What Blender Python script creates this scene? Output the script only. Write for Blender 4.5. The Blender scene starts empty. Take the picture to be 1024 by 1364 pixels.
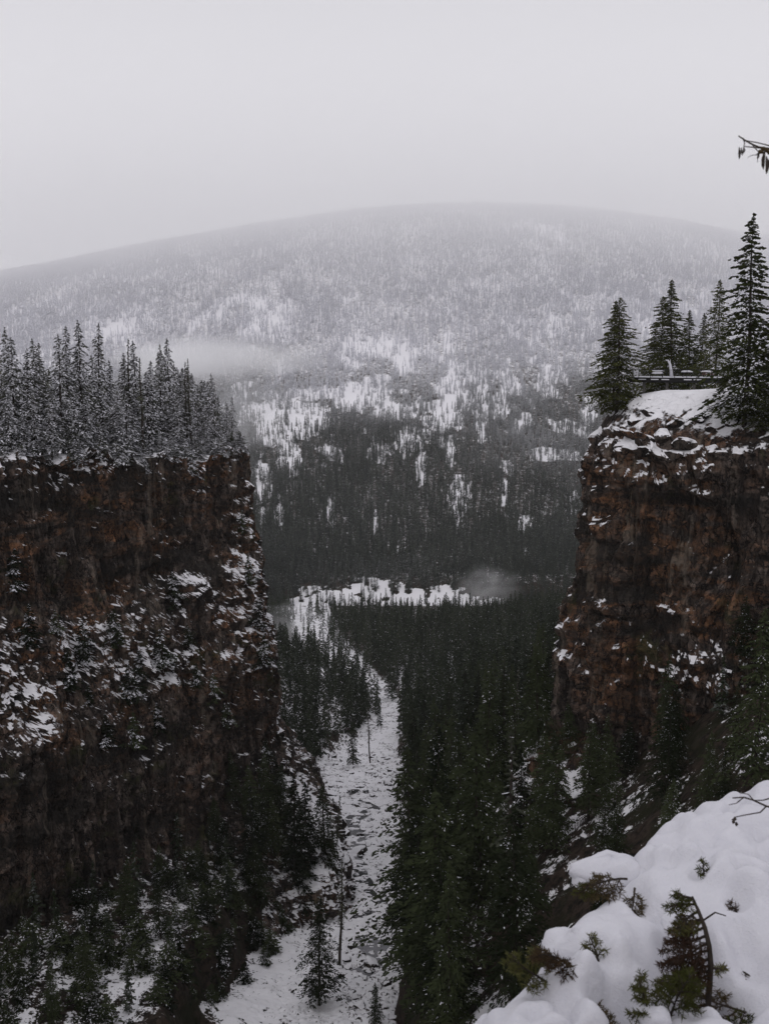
import bpy, math, random
import numpy as np
from mathutils import Vector, Matrix
R = math.radians
F = 1327.0; PITCH = R(8.9); CP, SP = math.cos(PITCH), math.sin(PITCH)
scene = bpy.context.scene
COL = scene.collection
rng = np.random.default_rng(7)
random.seed(7)

def P(u, v, D):
    """point at forward distance D that the photo shows at pixel (u, v)"""
    e = math.atan((682 - v) / F) - PITCH
    z = D * math.tan(e)
    x = (u - 512) / F * (D * CP - z * SP)
    return Vector((x, D, z))
def proj(x, y, z):
    d = y * CP - z * SP
    return 512 + F * x / d, 682 - F * (y * SP + z * CP) / d, d
def ztan(v): return np.tan(np.arctan((682 - np.asarray(v, float)) / F) - PITCH)

# ------------------------------------------------------------------ noise
_perm = rng.integers(0, 2**31, size=4096)
def _h(ix, iy, iz):
    n = (ix * 73856093) ^ (iy * 19349663) ^ (iz * 83492791)
    return _perm[n & 4095] / 2147483648.0
def vnoise(x, y, z=0.0):
    x, y, z = np.broadcast_arrays(np.asarray(x, float), np.asarray(y, float), np.asarray(z, float))
    ix, iy, iz = np.floor(x).astype(np.int64), np.floor(y).astype(np.int64), np.floor(z).astype(np.int64)
    fx, fy, fz = x - ix, y - iy, z - iz
    fx, fy, fz = [f * f * (3 - 2 * f) for f in (fx, fy, fz)]
    r = 0
    for a in (0, 1):
        for b in (0, 1):
            for c in (0, 1):
                r = r + _h(ix + a, iy + b, iz + c) * (fx if a else 1 - fx) * (fy if b else 1 - fy) * (fz if c else 1 - fz)
    return r * 2 - 1
def fbm(x, y, z=0.0, o=4):
    r = 0; a = 1.0; s = 0
    for i in range(o):
        r = r + a * vnoise(x * 2**i + 17.3 * i, y * 2**i + 5.1 * i, z * 2**i + 9.7 * i); s += a; a *= .5
    return r / s
def cell(x, y, seed=0):
    return _h(np.floor(x).astype(np.int64), np.floor(y).astype(np.int64), np.full(np.shape(x), seed, np.int64)) * 2 - 1
def sstep(x, a, b):
    t = np.clip((np.asarray(x, float) - a) / (b - a), 0, 1); return t * t * (3 - 2 * t)

# ------------------------------------------------------------------ objects
def tag(o, label=None, cat=None, group=None, kind=None):
    if label: o['label'] = label
    if cat: o['category'] = cat
    if group: o['group'] = group
    if kind: o['kind'] = kind
    return o
def mesh_np(name, verts, faces, mats, mi=None, smooth=False, attrs=None):
    """faces: (n,k) array with k = 3 or 4"""
    m = bpy.data.meshes.new(name)
    verts = np.asarray(verts, np.float32); faces = np.asarray(faces, np.int32)
    n, k = faces.shape
    m.vertices.add(len(verts)); m.vertices.foreach_set('co', verts.ravel())
    m.loops.add(n * k); m.loops.foreach_set('vertex_index', faces.ravel())
    m.polygons.add(n); m.polygons.foreach_set('loop_start', np.arange(0, n * k, k, dtype=np.int32))
    for a in mats: m.materials.append(a)
    if mi is not None: m.polygons.foreach_set('material_index', np.asarray(mi, np.int32))
    m.polygons.foreach_set('use_smooth', np.full(n, bool(smooth)))
    if attrs:
        for kx, vx in attrs.items():
            at = m.attributes.new(kx, 'FLOAT', 'POINT'); at.data.foreach_set('value', np.asarray(vx, np.float32).ravel())
    m.update(calc_edges=True); m.validate()
    return m
def link(name, mesh, parent=None):
    o = bpy.data.objects.new(name, mesh); COL.objects.link(o)
    if parent: o.parent = parent
    return o
def empty(name, loc, rz=0, sc=1):
    o = bpy.data.objects.new(name, None); COL.objects.link(o)
    o.location = loc; o.rotation_euler.z = rz; o.scale = (sc, sc, sc); o.empty_display_size = .5
    return o
def grid_faces(nr, nc):
    a = np.arange(nr * nc).reshape(nr, nc)
    return np.stack([a[:-1, :-1], a[:-1, 1:], a[1:, 1:], a[1:, :-1]], -1).reshape(-1, 4)
class MB:
    """collects simple shapes into one mesh"""
    def __init__(s): s.v = []; s.f = []; s.mi = []
    def box(s, c, d, rz=0, mi=0, bev=0, tilt=None):
        M = Matrix.Translation(c) @ Matrix.Rotation(rz, 4, 'Z')
        if tilt: M = M @ tilt
        b = len(s.v); x, y, z = d[0] / 2, d[1] / 2, d[2] / 2
        for q in ((-x, -y, -z), (x, -y, -z), (x, y, -z), (-x, y, -z), (-x, -y, z), (x, -y, z), (x, y, z), (-x, y, z)):
            s.v.append(M @ Vector(q))
        for q in ((0, 3, 2, 1), (4, 5, 6, 7), (0, 1, 5, 4), (1, 2, 6, 5), (2, 3, 7, 6), (3, 0, 4, 7)):
            s.f.append([b + i for i in q]); s.mi.append(mi)
    def tube(s, pts, rad, n=6, mi=0):
        pts = [Vector(p) for p in pts]; b = len(s.v)
        for i, p in enumerate(pts):
            t = (pts[min(i + 1, len(pts) - 1)] - pts[max(i - 1, 0)]).normalized()
            a = t.cross(Vector((0.31, 0.2, 1)) if abs(t.z) < .9 else Vector((1, 0.1, 0))).normalized(); c = t.cross(a)
            for k in range(n):
                w = 2 * math.pi * k / n
                s.v.append(p + (a * math.cos(w) + c * math.sin(w)) * rad[i])
        for i in range(len(pts) - 1):
            for k in range(n):
                k2 = (k + 1) % n
                s.f.append([b + i * n + k, b + i * n + k2, b + (i + 1) * n + k2, b + (i + 1) * n + k]); s.mi.append(mi)
        for base, rev in ((b, True), (b + (len(pts) - 1) * n, False)):
            for k in range(1, n - 1, 2):
                q = [base, base + k, base + k + 1, base + min(k + 2, n - 1)]
                if len(set(q)) < 4: continue
                s.f.append(q[::-1] if rev else q); s.mi.append(mi)
    def mesh(s, name, mats, smooth=False):
        return mesh_np(name, np.array([tuple(p) for p in s.v]), np.array(s.f), mats, s.mi, smooth)

# ------------------------------------------------------------------ materials
def new_mat(name):
    m = bpy.data.materials.new(name); m.use_nodes = True
    nt = m.node_tree; nt.nodes.clear()
    out = nt.nodes.new('ShaderNodeOutputMaterial')
    return m, nt, out
def N(nt, typ, **kw):
    n = nt.nodes.new(typ)
    for k, v in kw.items():
        if k in n.inputs: n.inputs[k].default_value = v
        else: setattr(n, k, v)
    return n
def math_(nt, op, a, b=None, c=None, clamp=False):
    n = nt.nodes.new('ShaderNodeMath'); n.operation = op; n.use_clamp = clamp
    for i, q in enumerate((a, b, c)):
        if q is None: continue
        if isinstance(q, (int, float)): n.inputs[i].default_value = q
        else: nt.links.new(q, n.inputs[i])
    return n.outputs[0]
def mix_(nt, fac, a, b):
    n = nt.nodes.new('ShaderNodeMix'); n.data_type = 'RGBA'
    ins = [n.inputs[0], n.inputs[6], n.inputs[7]]
    for i, q in zip(ins, (fac, a, b)):
        if isinstance(q, (int, float)): i.default_value = q
        elif isinstance(q, tuple): i.default_value = (*q, 1)
        else: nt.links.new(q, i)
    return n.outputs[2]
def noise_(nt, vec, scale, detail=4, rough=.6, dist=0):
    n = N(nt, 'ShaderNodeTexNoise', Scale=scale, Detail=detail, Roughness=rough, Distortion=dist)
    if vec is not None: nt.links.new(vec, n.inputs['Vector'])
    return n.outputs['Fac']
def mapr(nt, val, a, b, c=0., d=1.):
    n = nt.nodes.new('ShaderNodeMapRange'); n.interpolation_type = 'SMOOTHSTEP'
    nt.links.new(val, n.inputs[0])
    for i, q in zip((1, 2, 3, 4), (a, b, c, d)): n.inputs[i].default_value = q
    return n.outputs[0]
def bsdf(nt, out, col, rough=.9, normal=None, spec=.25):
    b = nt.nodes.new('ShaderNodeBsdfPrincipled')
    if isinstance(col, tuple): b.inputs['Base Color'].default_value = (*col, 1)
    else: nt.links.new(col, b.inputs['Base Color'])
    if isinstance(rough, (int, float)): b.inputs['Roughness'].default_value = rough
    else: nt.links.new(rough, b.inputs['Roughness'])
    b.inputs['Specular IOR Level'].default_value = spec
    if normal is not None: nt.links.new(normal, b.inputs['Normal'])
    nt.links.new(b.outputs[0], out.inputs[0])
    return b
SNOW = (.78, .77, .80)

def rock_mat(name, thr=.5, dark=1.0, rust=1.0, zb=None, snow_noise=.55):
    m, nt, out = new_mat(name)
    geo = nt.nodes.new('ShaderNodeNewGeometry'); pos = geo.outputs['Position']
    mp = N(nt, 'ShaderNodeMapping'); mp.inputs['Scale'].default_value = (1, 1, .09); nt.links.new(pos, mp.inputs[0])
    streak = noise_(nt, mp.outputs[0], .55, 6, .65, .3)
    streak2 = noise_(nt, mp.outputs[0], 1.6, 4, .7, .2)
    mp2 = N(nt, 'ShaderNodeMapping'); mp2.inputs['Scale'].default_value = (.25, .25, 1); nt.links.new(pos, mp2.inputs[0])
    strata = noise_(nt, mp2.outputs[0], .5, 5, .65, .6)
    sepz = nt.nodes.new('ShaderNodeSeparateXYZ'); nt.links.new(pos, sepz.inputs[0])   # the rusty lava beds lie near the top, greyer ones below
    big = noise_(nt, pos, .06, 4, .6)
    fine = noise_(nt, pos, 1.8, 6, .75)
    k = dark
    c = mix_(nt, mapr(nt, streak, .38, .66), (.018*k, .013*k, .011*k), (.075*k, .060*k, .052*k))
    c = mix_(nt, math_(nt, 'MULTIPLY', mapr(nt, strata, .40, .60), math_(nt, 'MULTIPLY', math_(nt, 'MULTIPLY', mapr(nt, big, .35, .58), mapr(nt, sepz.outputs[2], -78, -46, .30, .88)), .85*rust)), c, (.108*k, .050*k, .023*k))
    c = mix_(nt, math_(nt, 'MULTIPLY', mapr(nt, streak2, .52, .68), .75), c, (.007*k, .006*k, .005*k))
    c = mix_(nt, mapr(nt, fine, .35, .62, .75, 0.), c, (.008*k, .006*k, .005*k))
    mp3 = N(nt, 'ShaderNodeMapping'); mp3.inputs['Scale'].default_value = (1, 1, .20); nt.links.new(pos, mp3.inputs[0])
    wv = nt.nodes.new('ShaderNodeVectorMath'); wv.operation = 'MULTIPLY_ADD'; nzv = N(nt, 'ShaderNodeTexNoise', Scale=.7, Detail=3); nt.links.new(pos, nzv.inputs['Vector'])
    nt.links.new(nzv.outputs['Color'], wv.inputs[0]); wv.inputs[1].default_value = (2.6, 2.6, 1.8); nt.links.new(mp3.outputs[0], wv.inputs[2])
    vo = N(nt, 'ShaderNodeTexVoronoi', Scale=.85); vo.feature = 'DISTANCE_TO_EDGE'; nt.links.new(wv.outputs[0], vo.inputs['Vector'])
    vo2 = N(nt, 'ShaderNodeTexVoronoi', Scale=.85); nt.links.new(wv.outputs[0], vo2.inputs['Vector'])
    sv = nt.nodes.new('ShaderNodeSeparateXYZ'); nt.links.new(vo2.outputs['Color'], sv.inputs[0])
    hv = nt.nodes.new('ShaderNodeHueSaturation'); nt.links.new(c, hv.inputs['Color']); nt.links.new(mapr(nt, sv.outputs[0], 0, 1, .60, 1.55), hv.inputs['Value']); c = hv.outputs[0]
    crack = math_(nt, 'MAXIMUM', mapr(nt, vo.outputs['Distance'], .0, .09), mapr(nt, noise_(nt, pos, .5, 3, .6), .52, .64))
    c = mix_(nt, crack, (.004*k, .003*k, .003*k), c)
    c = mix_(nt, mapr(nt, noise_(nt, mp2.outputs[0], .16, 5, .7, .8), .48, .60, 0., .8), c, (.008*k, .007*k, .006*k))
    c = mix_(nt, mapr(nt, noise_(nt, mp.outputs[0], .30, 5, .7, .5), .56, .68, 0., .55), c, (.120*k, .098*k, .078*k))
    moss = noise_(nt, pos, .11, 5, .7)
    c = mix_(nt, math_(nt, 'MULTIPLY', mapr(nt, moss, .56, .68), .55), c, (.028*k, .030*k, .009*k))
    # snow lies where the rock faces up
    sep = nt.nodes.new('ShaderNodeSeparateXYZ'); nt.links.new(geo.outputs['Normal'], sep.inputs[0])
    n1 = noise_(nt, pos, .9, 5, .65); n0 = noise_(nt, pos, .12, 3, .5)
    v = math_(nt, 'ADD', sep.outputs[2], math_(nt, 'MULTIPLY', math_(nt, 'SUBTRACT', n1, .5), snow_noise * 2))
    v = math_(nt, 'ADD', v, math_(nt, 'MULTIPLY', math_(nt, 'SUBTRACT', n0, .5), .7))
    if True:
        at = N(nt, 'ShaderNodeAttribute', attribute_name='snow')
        v = math_(nt, 'ADD', v, at.outputs['Fac'])
    sf = mapr(nt, v, thr - .05, thr + .07)
    c2 = mix_(nt, sf, c, SNOW)
    bn = nt.nodes.new('ShaderNodeBump'); bn.inputs['Strength'].default_value = .9; bn.inputs['Distance'].default_value = .6
    hh = math_(nt, 'ADD', math_(nt, 'ADD', math_(nt, 'MULTIPLY', fine, 1.0), streak2), math_(nt, 'MULTIPLY', crack, .6))
    nt.links.new(math_(nt, 'MULTIPLY', hh, math_(nt, 'SUBTRACT', 1.0, math_(nt, 'MULTIPLY', sf, .8))), bn.inputs['Height'])
    bsdf(nt, out, c2, .85, bn.outputs[0], .2)
    return m
M_cliff = rock_mat('wet_basalt', .62, 2.25, 1.2)
M_cliff2 = rock_mat('rusty_basalt', .60, 1.95, 1.05)
M_boulder = rock_mat('boulder_rock', .55, 1.2, .3)

def ground_mat():
    m, nt, out = new_mat('snowy_ground')
    geo = nt.nodes.new('ShaderNodeNewGeometry'); pos = geo.outputs['Position']
    sep = nt.nodes.new('ShaderNodeSeparateXYZ'); nt.links.new(geo.outputs['Normal'], sep.inputs[0])
    at = N(nt, 'ShaderNodeAttribute', attribute_name='snow')
    a = noise_(nt, pos, .9, 5, .7); b = noise_(nt, pos, .15, 4, .6); c = noise_(nt, pos, 2.6, 3, .6)
    v = math_(nt, 'ADD', at.outputs['Fac'], math_(nt, 'MULTIPLY', math_(nt, 'SUBTRACT', a, .5), 1.5))
    v = math_(nt, 'ADD', v, math_(nt, 'MULTIPLY', math_(nt, 'SUBTRACT', b, .5), 1.1))
    v = math_(nt, 'ADD', v, math_(nt, 'MULTIPLY', math_(nt, 'SUBTRACT', c, .5), .9))
    v = math_(nt, 'ADD', v, math_(nt, 'MULTIPLY', math_(nt, 'SUBTRACT', sep.outputs[2], .75), 1.3))
    sf = mapr(nt, v, .40, .54)
    rock = mix_(nt, mapr(nt, a, .35, .6), (.008, .007, .006), (.046, .033, .025))
    rock = mix_(nt, mapr(nt, b, .45, .6), rock, (.018, .018, .009))
    col = mix_(nt, sf, rock, SNOW)
    bn = nt.nodes.new('ShaderNodeBump'); bn.inputs['Strength'].default_value = .7; bn.inputs['Distance'].default_value = .5
    nt.links.new(a, bn.inputs['Height'])
    bsdf(nt, out, col, .9, bn.outputs[0], .1)
    return m
M_ground = ground_mat()

def snow_mat(name='fresh_snow', fine=True):
    m, nt, out = new_mat(name)
    geo = nt.nodes.new('ShaderNodeNewGeometry')
    a = noise_(nt, geo.outputs['Position'], 14, 5, .65)
    b = noise_(nt, geo.outputs['Position'], 90, 3, .7)
    col = mix_(nt, a, (.55, .55, .60), (.63, .62, .66))
    bn = nt.nodes.new('ShaderNodeBump'); bn.inputs['Strength'].default_value = .6; bn.inputs['Distance'].default_value = .03
    nt.links.new(math_(nt, 'ADD', a, math_(nt, 'MULTIPLY', b, .3)), bn.inputs['Height'])
    bs = bsdf(nt, out, col, .75, bn.outputs[0] if fine else None, .2)
    if fine:
        bs.inputs['Subsurface Weight'].default_value = .25
        bs.inputs['Subsurface Radius'].default_value = (.03, .03, .035)
        bs.inputs['Subsurface Scale'].default_value = .5
    return m
M_snowbank = snow_mat()
M_snow = snow_mat('settled_snow', False)

def foliage_mat(name, c1, c2, frost=None, scale=.35):
    """needles; with frost=(z0, z1, low, high) the snow caught on them grows with altitude"""
    m, nt, out = new_mat(name)
    geo = nt.nodes.new('ShaderNodeNewGeometry'); pos = geo.outputs['Position']
    oi = nt.nodes.new('ShaderNodeObjectInfo')
    a = noise_(nt, pos, scale, 3, .6); b = noise_(nt, pos, max(scale * 9, 1.1), 2, .6)
    col = mix_(nt, mapr(nt, math_(nt, 'ADD', math_(nt, 'MULTIPLY', a, .5), math_(nt, 'MULTIPLY', oi.outputs['Random'], .5)), .25, .75), c1, c2)
    if frost:
        sep = nt.nodes.new('ShaderNodeSeparateXYZ'); nt.links.new(pos, sep.inputs[0])
        big = noise_(nt, pos, .0035, 3, .6)
        zz = math_(nt, 'ADD', sep.outputs[2], math_(nt, 'MULTIPLY', math_(nt, 'SUBTRACT', big, .5), 260))
        alt = mapr(nt, zz, frost[0], frost[1], frost[2], frost[3])
        f = math_(nt, 'ADD', math_(nt, 'MULTIPLY', math_(nt, 'SUBTRACT', b, .5), 1.5), alt)
        f = math_(nt, 'ADD', f, math_(nt, 'MULTIPLY', math_(nt, 'SUBTRACT', oi.outputs['Random'], .5), .12))
        col = mix_(nt, mapr(nt, f, .05, 1.0), col, (.80, .80, .84))
    d = nt.nodes.new('ShaderNodeBsdfDiffuse'); t = nt.nodes.new('ShaderNodeBsdfTranslucent')
    nt.links.new(col, d.inputs[0]); nt.links.new(col, t.inputs[0])
    mx = nt.nodes.new('ShaderNodeMixShader'); mx.inputs[0].default_value = .25
    nt.links.new(d.outputs[0], mx.inputs[1]); nt.links.new(t.outputs[0], mx.inputs[2]); nt.links.new(mx.outputs[0], out.inputs[0])
    return m
M_needle = foliage_mat('dark_needles', (.011, .015, .008), (.052, .063, .030))
M_needle_grey = foliage_mat('plateau_needles', (.060, .064, .048), (.110, .112, .084))
M_needle_olive = foliage_mat('olive_needles', (.030, .036, .012), (.072, .076, .026))
M_far = foliage_mat('mountain_needles', (.028, .036, .028), (.050, .060, .042), (-310, 210, -.10, 1.55), .02)
M_mid = foliage_mat('valley_needles', (.018, .025, .014), (.036, .045, .024), (-320, 300, -.1, .55), .05)
def bark_mat(name, c1, c2):
    m, nt, out = new_mat(name)
    tc = nt.nodes.new('ShaderNodeTexCoord')
    mp = N(nt, 'ShaderNodeMapping'); mp.inputs['Scale'].default_value = (1, 1, .2); nt.links.new(tc.outputs['Object'], mp.inputs[0])
    a = noise_(nt, mp.outputs[0], 6, 5, .7)
    bn = nt.nodes.new('ShaderNodeBump'); bn.inputs['Distance'].default_value = .05; nt.links.new(a, bn.inputs['Height'])
    bsdf(nt, out, mix_(nt, mapr(nt, a, .3, .7), c1, c2), .9, bn.outputs[0], .1)
    return m
M_bark = bark_mat('conifer_bark', (.016, .013, .011), (.060, .048, .040))
M_barkgrey = bark_mat('weathered_wood', (.05, .045, .04), (.14, .13, .12))
def plain_mat(name, c1, c2, scale=8, rough=.8, metal=0):
    m, nt, out = new_mat(name)
    tc = nt.nodes.new('ShaderNodeTexCoord')
    a = noise_(nt, tc.outputs['Object'], scale, 4, .6)
    b = bsdf(nt, out, mix_(nt, a, c1, c2), rough); b.inputs['Metallic'].default_value = metal
    return m
M_steel = plain_mat('dark_painted_steel', (.006, .006, .006), (.016, .015, .015), 5, .8)
M_concrete = plain_mat('grey_concrete', (.10, .095, .09), (.18, .17, .16), 3, .9)
M_red = plain_mat('dull_red_paint', (.12, .03, .03), (.2, .06, .05), 5, .7)

# ------------------------------------------------------------------ terrain shape
ZC_Y = [0, 60, 100, 145, 180, 245, 335, 410, 500, 610, 770, 900, 990]
ZC_Z = [-92, -94, -98, -104, -113, -132, -152, -169, -185, -201, -222, -241, -254]
CU_Y = [100, 145, 180, 245, 335, 410, 470, 530, 640, 770, 985]
CU_U = [440, 450, 484, 490, 478, 492, 512, 518, 470, 422, 402]
def zc(y): return np.interp(y, ZC_Y, ZC_Z)
_cx = [(u - 512) / F * (y * CP - float(zc(y)) * SP) for y, u in zip(CU_Y, CU_U)]
def xc(y): return np.interp(y, CU_Y, _cx)
def wc(y): return np.interp(y, [100, 145, 245, 335, 380, 430, 500, 600, 690, 800, 985], [6, 8, 10, 14, 15, 10, 7, 9, 17, 20, 26])
LPATH = [(-135, 40), (-112, 75), (-86, 118), (-62, 160), (-45, 188), (-32.5, 211), (-30.5, 220), (-33, 232), (-42, 262), (-66, 330), (-120, 430), (-220, 540), (-420, 700)]
RPATH = [(190, -40), (130, 20), (104, 72), (80, 102), (60, 121), (49, 131), (40.5, 137), (34.6, 142.5), (32.4, 150), (35, 160), (47, 190), (90, 290), (180, 400), (380, 560)]
def spline(path, n=400):
    p = np.array(path, float); q = np.vstack([2 * p[0] - p[1], p, 2 * p[-1] - p[-2]])
    out = []
    for i in range(1, len(q) - 2):
        t = np.linspace(0, 1, n, endpoint=False)[:, None]
        a, b, c, d = q[i-1], q[i], q[i+1], q[i+2]
        out.append(.5 * (2*b + (c-a)*t + (2*a-5*b+4*c-d)*t**2 + (-a+3*b-3*c+d)*t**3))
    return np.vstack(out + [p[-1:]])
def xl(y): s = spline(LPATH, 20); return np.interp(y, s[:, 1], s[:, 0])
def xr(y): s = spline(RPATH, 20); return np.interp(y, s[:, 1], s[:, 0])
MV_Y = [990, 1022, 1060, 1250, 1560, 1950]
MV_V = [812, 772, 760, 704, 602, 500]
VT_U = [-1200, -600, 0, 200, 400, 550, 700, 850, 1000, 1300, 1800]
VT_V = [455, 415, 368, 328, 292, 276, 275, 289, 316, 370, 430]
_fy = np.arange(880, 2200, 5.0); _fv = np.interp(_fy, MV_Y + [2400], MV_V + [383])
_wide = np.convolve(np.pad(_fv, 18, 'reflect', reflect_type='odd'), np.ones(37) / 37, 'valid'); _nar = np.convolve(np.pad(_fv, 2, 'edge'), np.ones(5) / 5, 'valid')
_k = np.clip((_fy - 1040) / 160, 0, 1); _fv = _nar * (1 - _k) + _wide * _k
def mountain_z(x, y):
    u = 512 + F * x / (y * .985)
    vt = np.interp(u, np.linspace(-1200, 1800, 301), np.convolve(np.pad(np.interp(np.linspace(-1200, 1800, 301), VT_U, VT_V), 8, 'edge'), np.ones(17) / 17, 'valid'))
    v = np.interp(y + 13 * fbm(x / 60, y / 400, 2.2, 3) * np.clip(1 - np.abs(y - 1024) / 34, 0, 1), _fy, _fv)
    v50 = float(np.interp(1950, _fy, _fv)); t = np.clip((y - 1950) / 1900, 0, 1)
    g = 1 - (1 - t) ** 2.2
    v = np.where(y > 1950, v50 - (v50 - vt) * g, v)
    z = y * ztan(v)
    zt = 3850 * ztan(vt)
    z = np.where(y > 3850, zt - (y - 3850) * .12, z)
    amp = sstep(y, 1080, 1700) * (1 - .6 * sstep(y, 3000, 3800))
    z = z + amp * (42 * fbm(x / 420, y / 700, 3.3, 4) + 9 * fbm(x / 90, y / 160, 1.3, 3)) * np.where(y > 3600, .5, 1)
    return z
def ground_z(x, y):
    x = np.asarray(x, float); y = np.asarray(y, float)
    z0 = zc(y); w = wc(y); dx = x - xc(y) + 2.5 * vnoise(y / 23, 3.1) + 2.2 * fbm(y / 6, x / 9, 1, 3)
    r = np.maximum(dx - w, 0); l = np.maximum(-dx - w, 0)
    s = np.interp(y, [100, 150, 250, 400, 600, 800, 950], [.95, .88, .72, .48, .26, .10, .0])
    st = np.interp(y, [100, 150, 185, 260, 600, 900], [14, 14, 7, 4, 4, 1])
    R_ = st * (1 - np.exp(-r / 3.5)) + s * r
    cap = np.interp(y, [100, 200, 400, 600, 900], [80, 90, 75, 50, 10])
    R_ = np.where(R_ > cap, cap + (R_ - cap) * .15, R_)
    sl = np.interp(y, [120, 150, 200, 260, 400, 600, 800, 950], [.06, .12, .36, .52, .48, .30, .10, 0])
    stl = np.interp(y, [100, 150, 240, 330, 400, 900], [9, 10, 9, 5, 2, 1])
    edge = np.interp(y, [100, 150, 200, 300], [17, 13, 5, 3]) + 2.5 * vnoise(y / 14, 8.8) + 1.5 * fbm(x / 4, y / 4, 6, 2)
    L_ = stl * sstep(l, edge, edge + 5.0) + sl * np.maximum(l - .3 * edge, 0)
    L_ = np.where(L_ > cap, cap + (L_ - cap) * .15, L_)
    z = z0 + R_ + L_
    side = sstep(r + l, 0, 12)
    z = z + side * (2.2 * fbm(x / 14, y / 14, 0, 4) + 1.0 * fbm(x / 3.2, y / 3.2, 2, 3)) + (1 - side) * (.7 * fbm(x / 3.0, y / 3.0, 1, 3) + .75 * np.abs(fbm(x / 1.3, y / 1.3, 5, 3)))
    hill = -2.4 - .86 * np.maximum(y - 3.2, 0) + .15 * np.abs(x) * sstep(y, 10, 50) + 1.2 * fbm(x / 9, y / 9, 4, 4) * sstep(y, 8, 20)
    z = np.where(y < 130, np.maximum(z, hill), z)
    z = z + sstep(y, 300, 400) * 0
    t = sstep(y, 985, 991)
    zm = mountain_z(x, np.maximum(y, 990))
    return np.where(y > 991, zm, z * (1 - t) + zm * t)

# snowy openings in the mountain forest: (u, v, half width, half height) read off the photograph, turned into places on the slope
CLEAR = [(500, 462, 62, 17), (535, 485, 25, 22), (622, 492, 17, 20), (600, 520, 20, 25), (645, 540, 8, 30), (480, 525, 60, 25), (520, 550, 30, 18), (612, 655, 17, 34), (600, 600, 8, 30),
         (178, 425, 30, 32), (150, 440, 20, 14), (350, 432, 40, 26), (330, 400, 30, 8), (372, 690, 9, 34), (350, 640, 14, 40), (385, 610, 20, 30), (700, 700, 10, 16), (690, 570, 12, 12), (778, 560, 6, 28), (765, 660, 6, 20),
         (675, 620, 12, 16), (700, 305, 50, 9), (745, 310, 8, 22), (440, 600, 20, 30), (410, 560, 35, 30), (640, 560, 8, 40), (560, 620, 8, 25), (360, 560, 25, 40), (670, 650, 8, 25), (350, 700, 6, 22), (500, 700, 4, 20), (440, 680, 6, 20),
         (545, 590, 18, 22), (590, 560, 25, 20), (610, 700, 6, 20), (500, 600, 14, 18), (455, 480, 30, 15), (700, 740, 5, 12), (530, 735, 4, 15)]
def clearing(x, y, z):
    u, v, d = proj(x, y, z)
    m = np.zeros(np.shape(x))
    wob = fbm(x / 60, y / 110, 7, 3) + 1.1 * fbm(x / 16, y / 34, 9, 3)
    for (cu, cv, a, b) in CLEAR:
        q = ((u - cu) / a) ** 2 + ((v - cv) / b) ** 2
        m = np.maximum(m, np.clip(.75 - q + 1.0 * wob, 0, 1) * (q < 3))
    m = m * .9
    sc = sstep(fbm(x / 34, y / 75, 12, 3) + .5 * fbm(x / 120, y / 200, 15, 2), .16, .42) * sstep(z, -215, -50) * (1 - sstep(z, 60, 200))
    m = np.maximum(m, .40 * sc)
    bank = sstep(u, 392, 402) * (1 - sstep(u, 640, 665)) * (y > 985) * (1 - sstep(v + 10 * fbm(x / 13, 2.0, 0, 3) + np.interp(u, [395, 430, 470, 520, 560, 610, 660], [-4, -14, 6, 6, -8, -9, -16]), 776, 770) ) * (y < 1040)
    u = u + 45 * fbm(y / 9, x / 12, 6, 3)
    bank = np.where((u > 392) & (u < 660) & (y > 988) & (y < 1034) & (v > 772 - 0 * u + np.interp(u, [395, 415, 445, 475, 520, 560, 590, 660], [6, 10, 16, -4, -2, 12, 8, 26]) + 9 * fbm(x / 7, 4.4, 0, 3)), 1.0, 0.0) * (fbm(x / 9, y / 7, 3, 3) > -.28)
    return np.maximum(m, bank)

# ------------------------------------------------------------------ terrain meshes
ks = np.concatenate([np.linspace(-1.5, -.47, 60)[:-1], np.linspace(-.47, .47, 560), np.linspace(.47, 1.5, 60)[1:]])
vs = np.linspace(1400, 812, 620)
def D_of_v():
    yy = np.linspace(100, 990, 4000); vv = proj(0, yy, zc(yy))[1]
    return np.interp(vs[::-1], vv[::-1], yy[::-1])[::-1]
ys = np.concatenate([np.linspace(3.3, 30, 30)[:-1], np.linspace(30, 92, 50)[:-1], np.linspace(92, 130, 170)[:-1], D_of_v()[D_of_v() > 130]])
ys = np.unique(np.concatenate([ys, np.linspace(600, 992, 160)]))
K, Y = np.meshgrid(ks, ys); X = K * Y
Z = ground_z(X, Y)
rr = np.abs(X - xc(Y)) - wc(Y)
inbed = 1 - sstep(rr, 0, 3)
slope_s = .42 - .12 * sstep(Y, 300, 500) - .30 * sstep(Y, 560, 700) * (X > xc(Y))
sn = np.maximum(inbed * np.interp(Y, [100, 400, 480], [.36, .38, .34]), slope_s)
sn = np.where((Y < 230) & (X < xc(Y)), np.maximum(sn, np.where(rr < 10, .50, np.where(Y < 165, -.14, .18))), sn)
sn = np.where((Y < 175) & (X < xc(Y)) & (rr > 11), .13 + .25 * fbm(X / 7, Y / 7, 2, 3), sn)
sn = np.where((Y > 350) & (Y < 800) & (X < xc(Y)), np.maximum(sn, .30), sn)
sn = np.where((X > 14) & (Y < 150), .24 + .3 * fbm(X / 6, Y / 6, 8, 3), sn)
gm = mesh_np('ground', np.stack([X, Y, Z], -1).reshape(-1, 3), grid_faces(*X.shape), [M_ground], None, False, {'snow': sn})
tag(link('ground', gm), 'snow-dusted canyon floor and lower slopes', 'ground', kind='structure')

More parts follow.
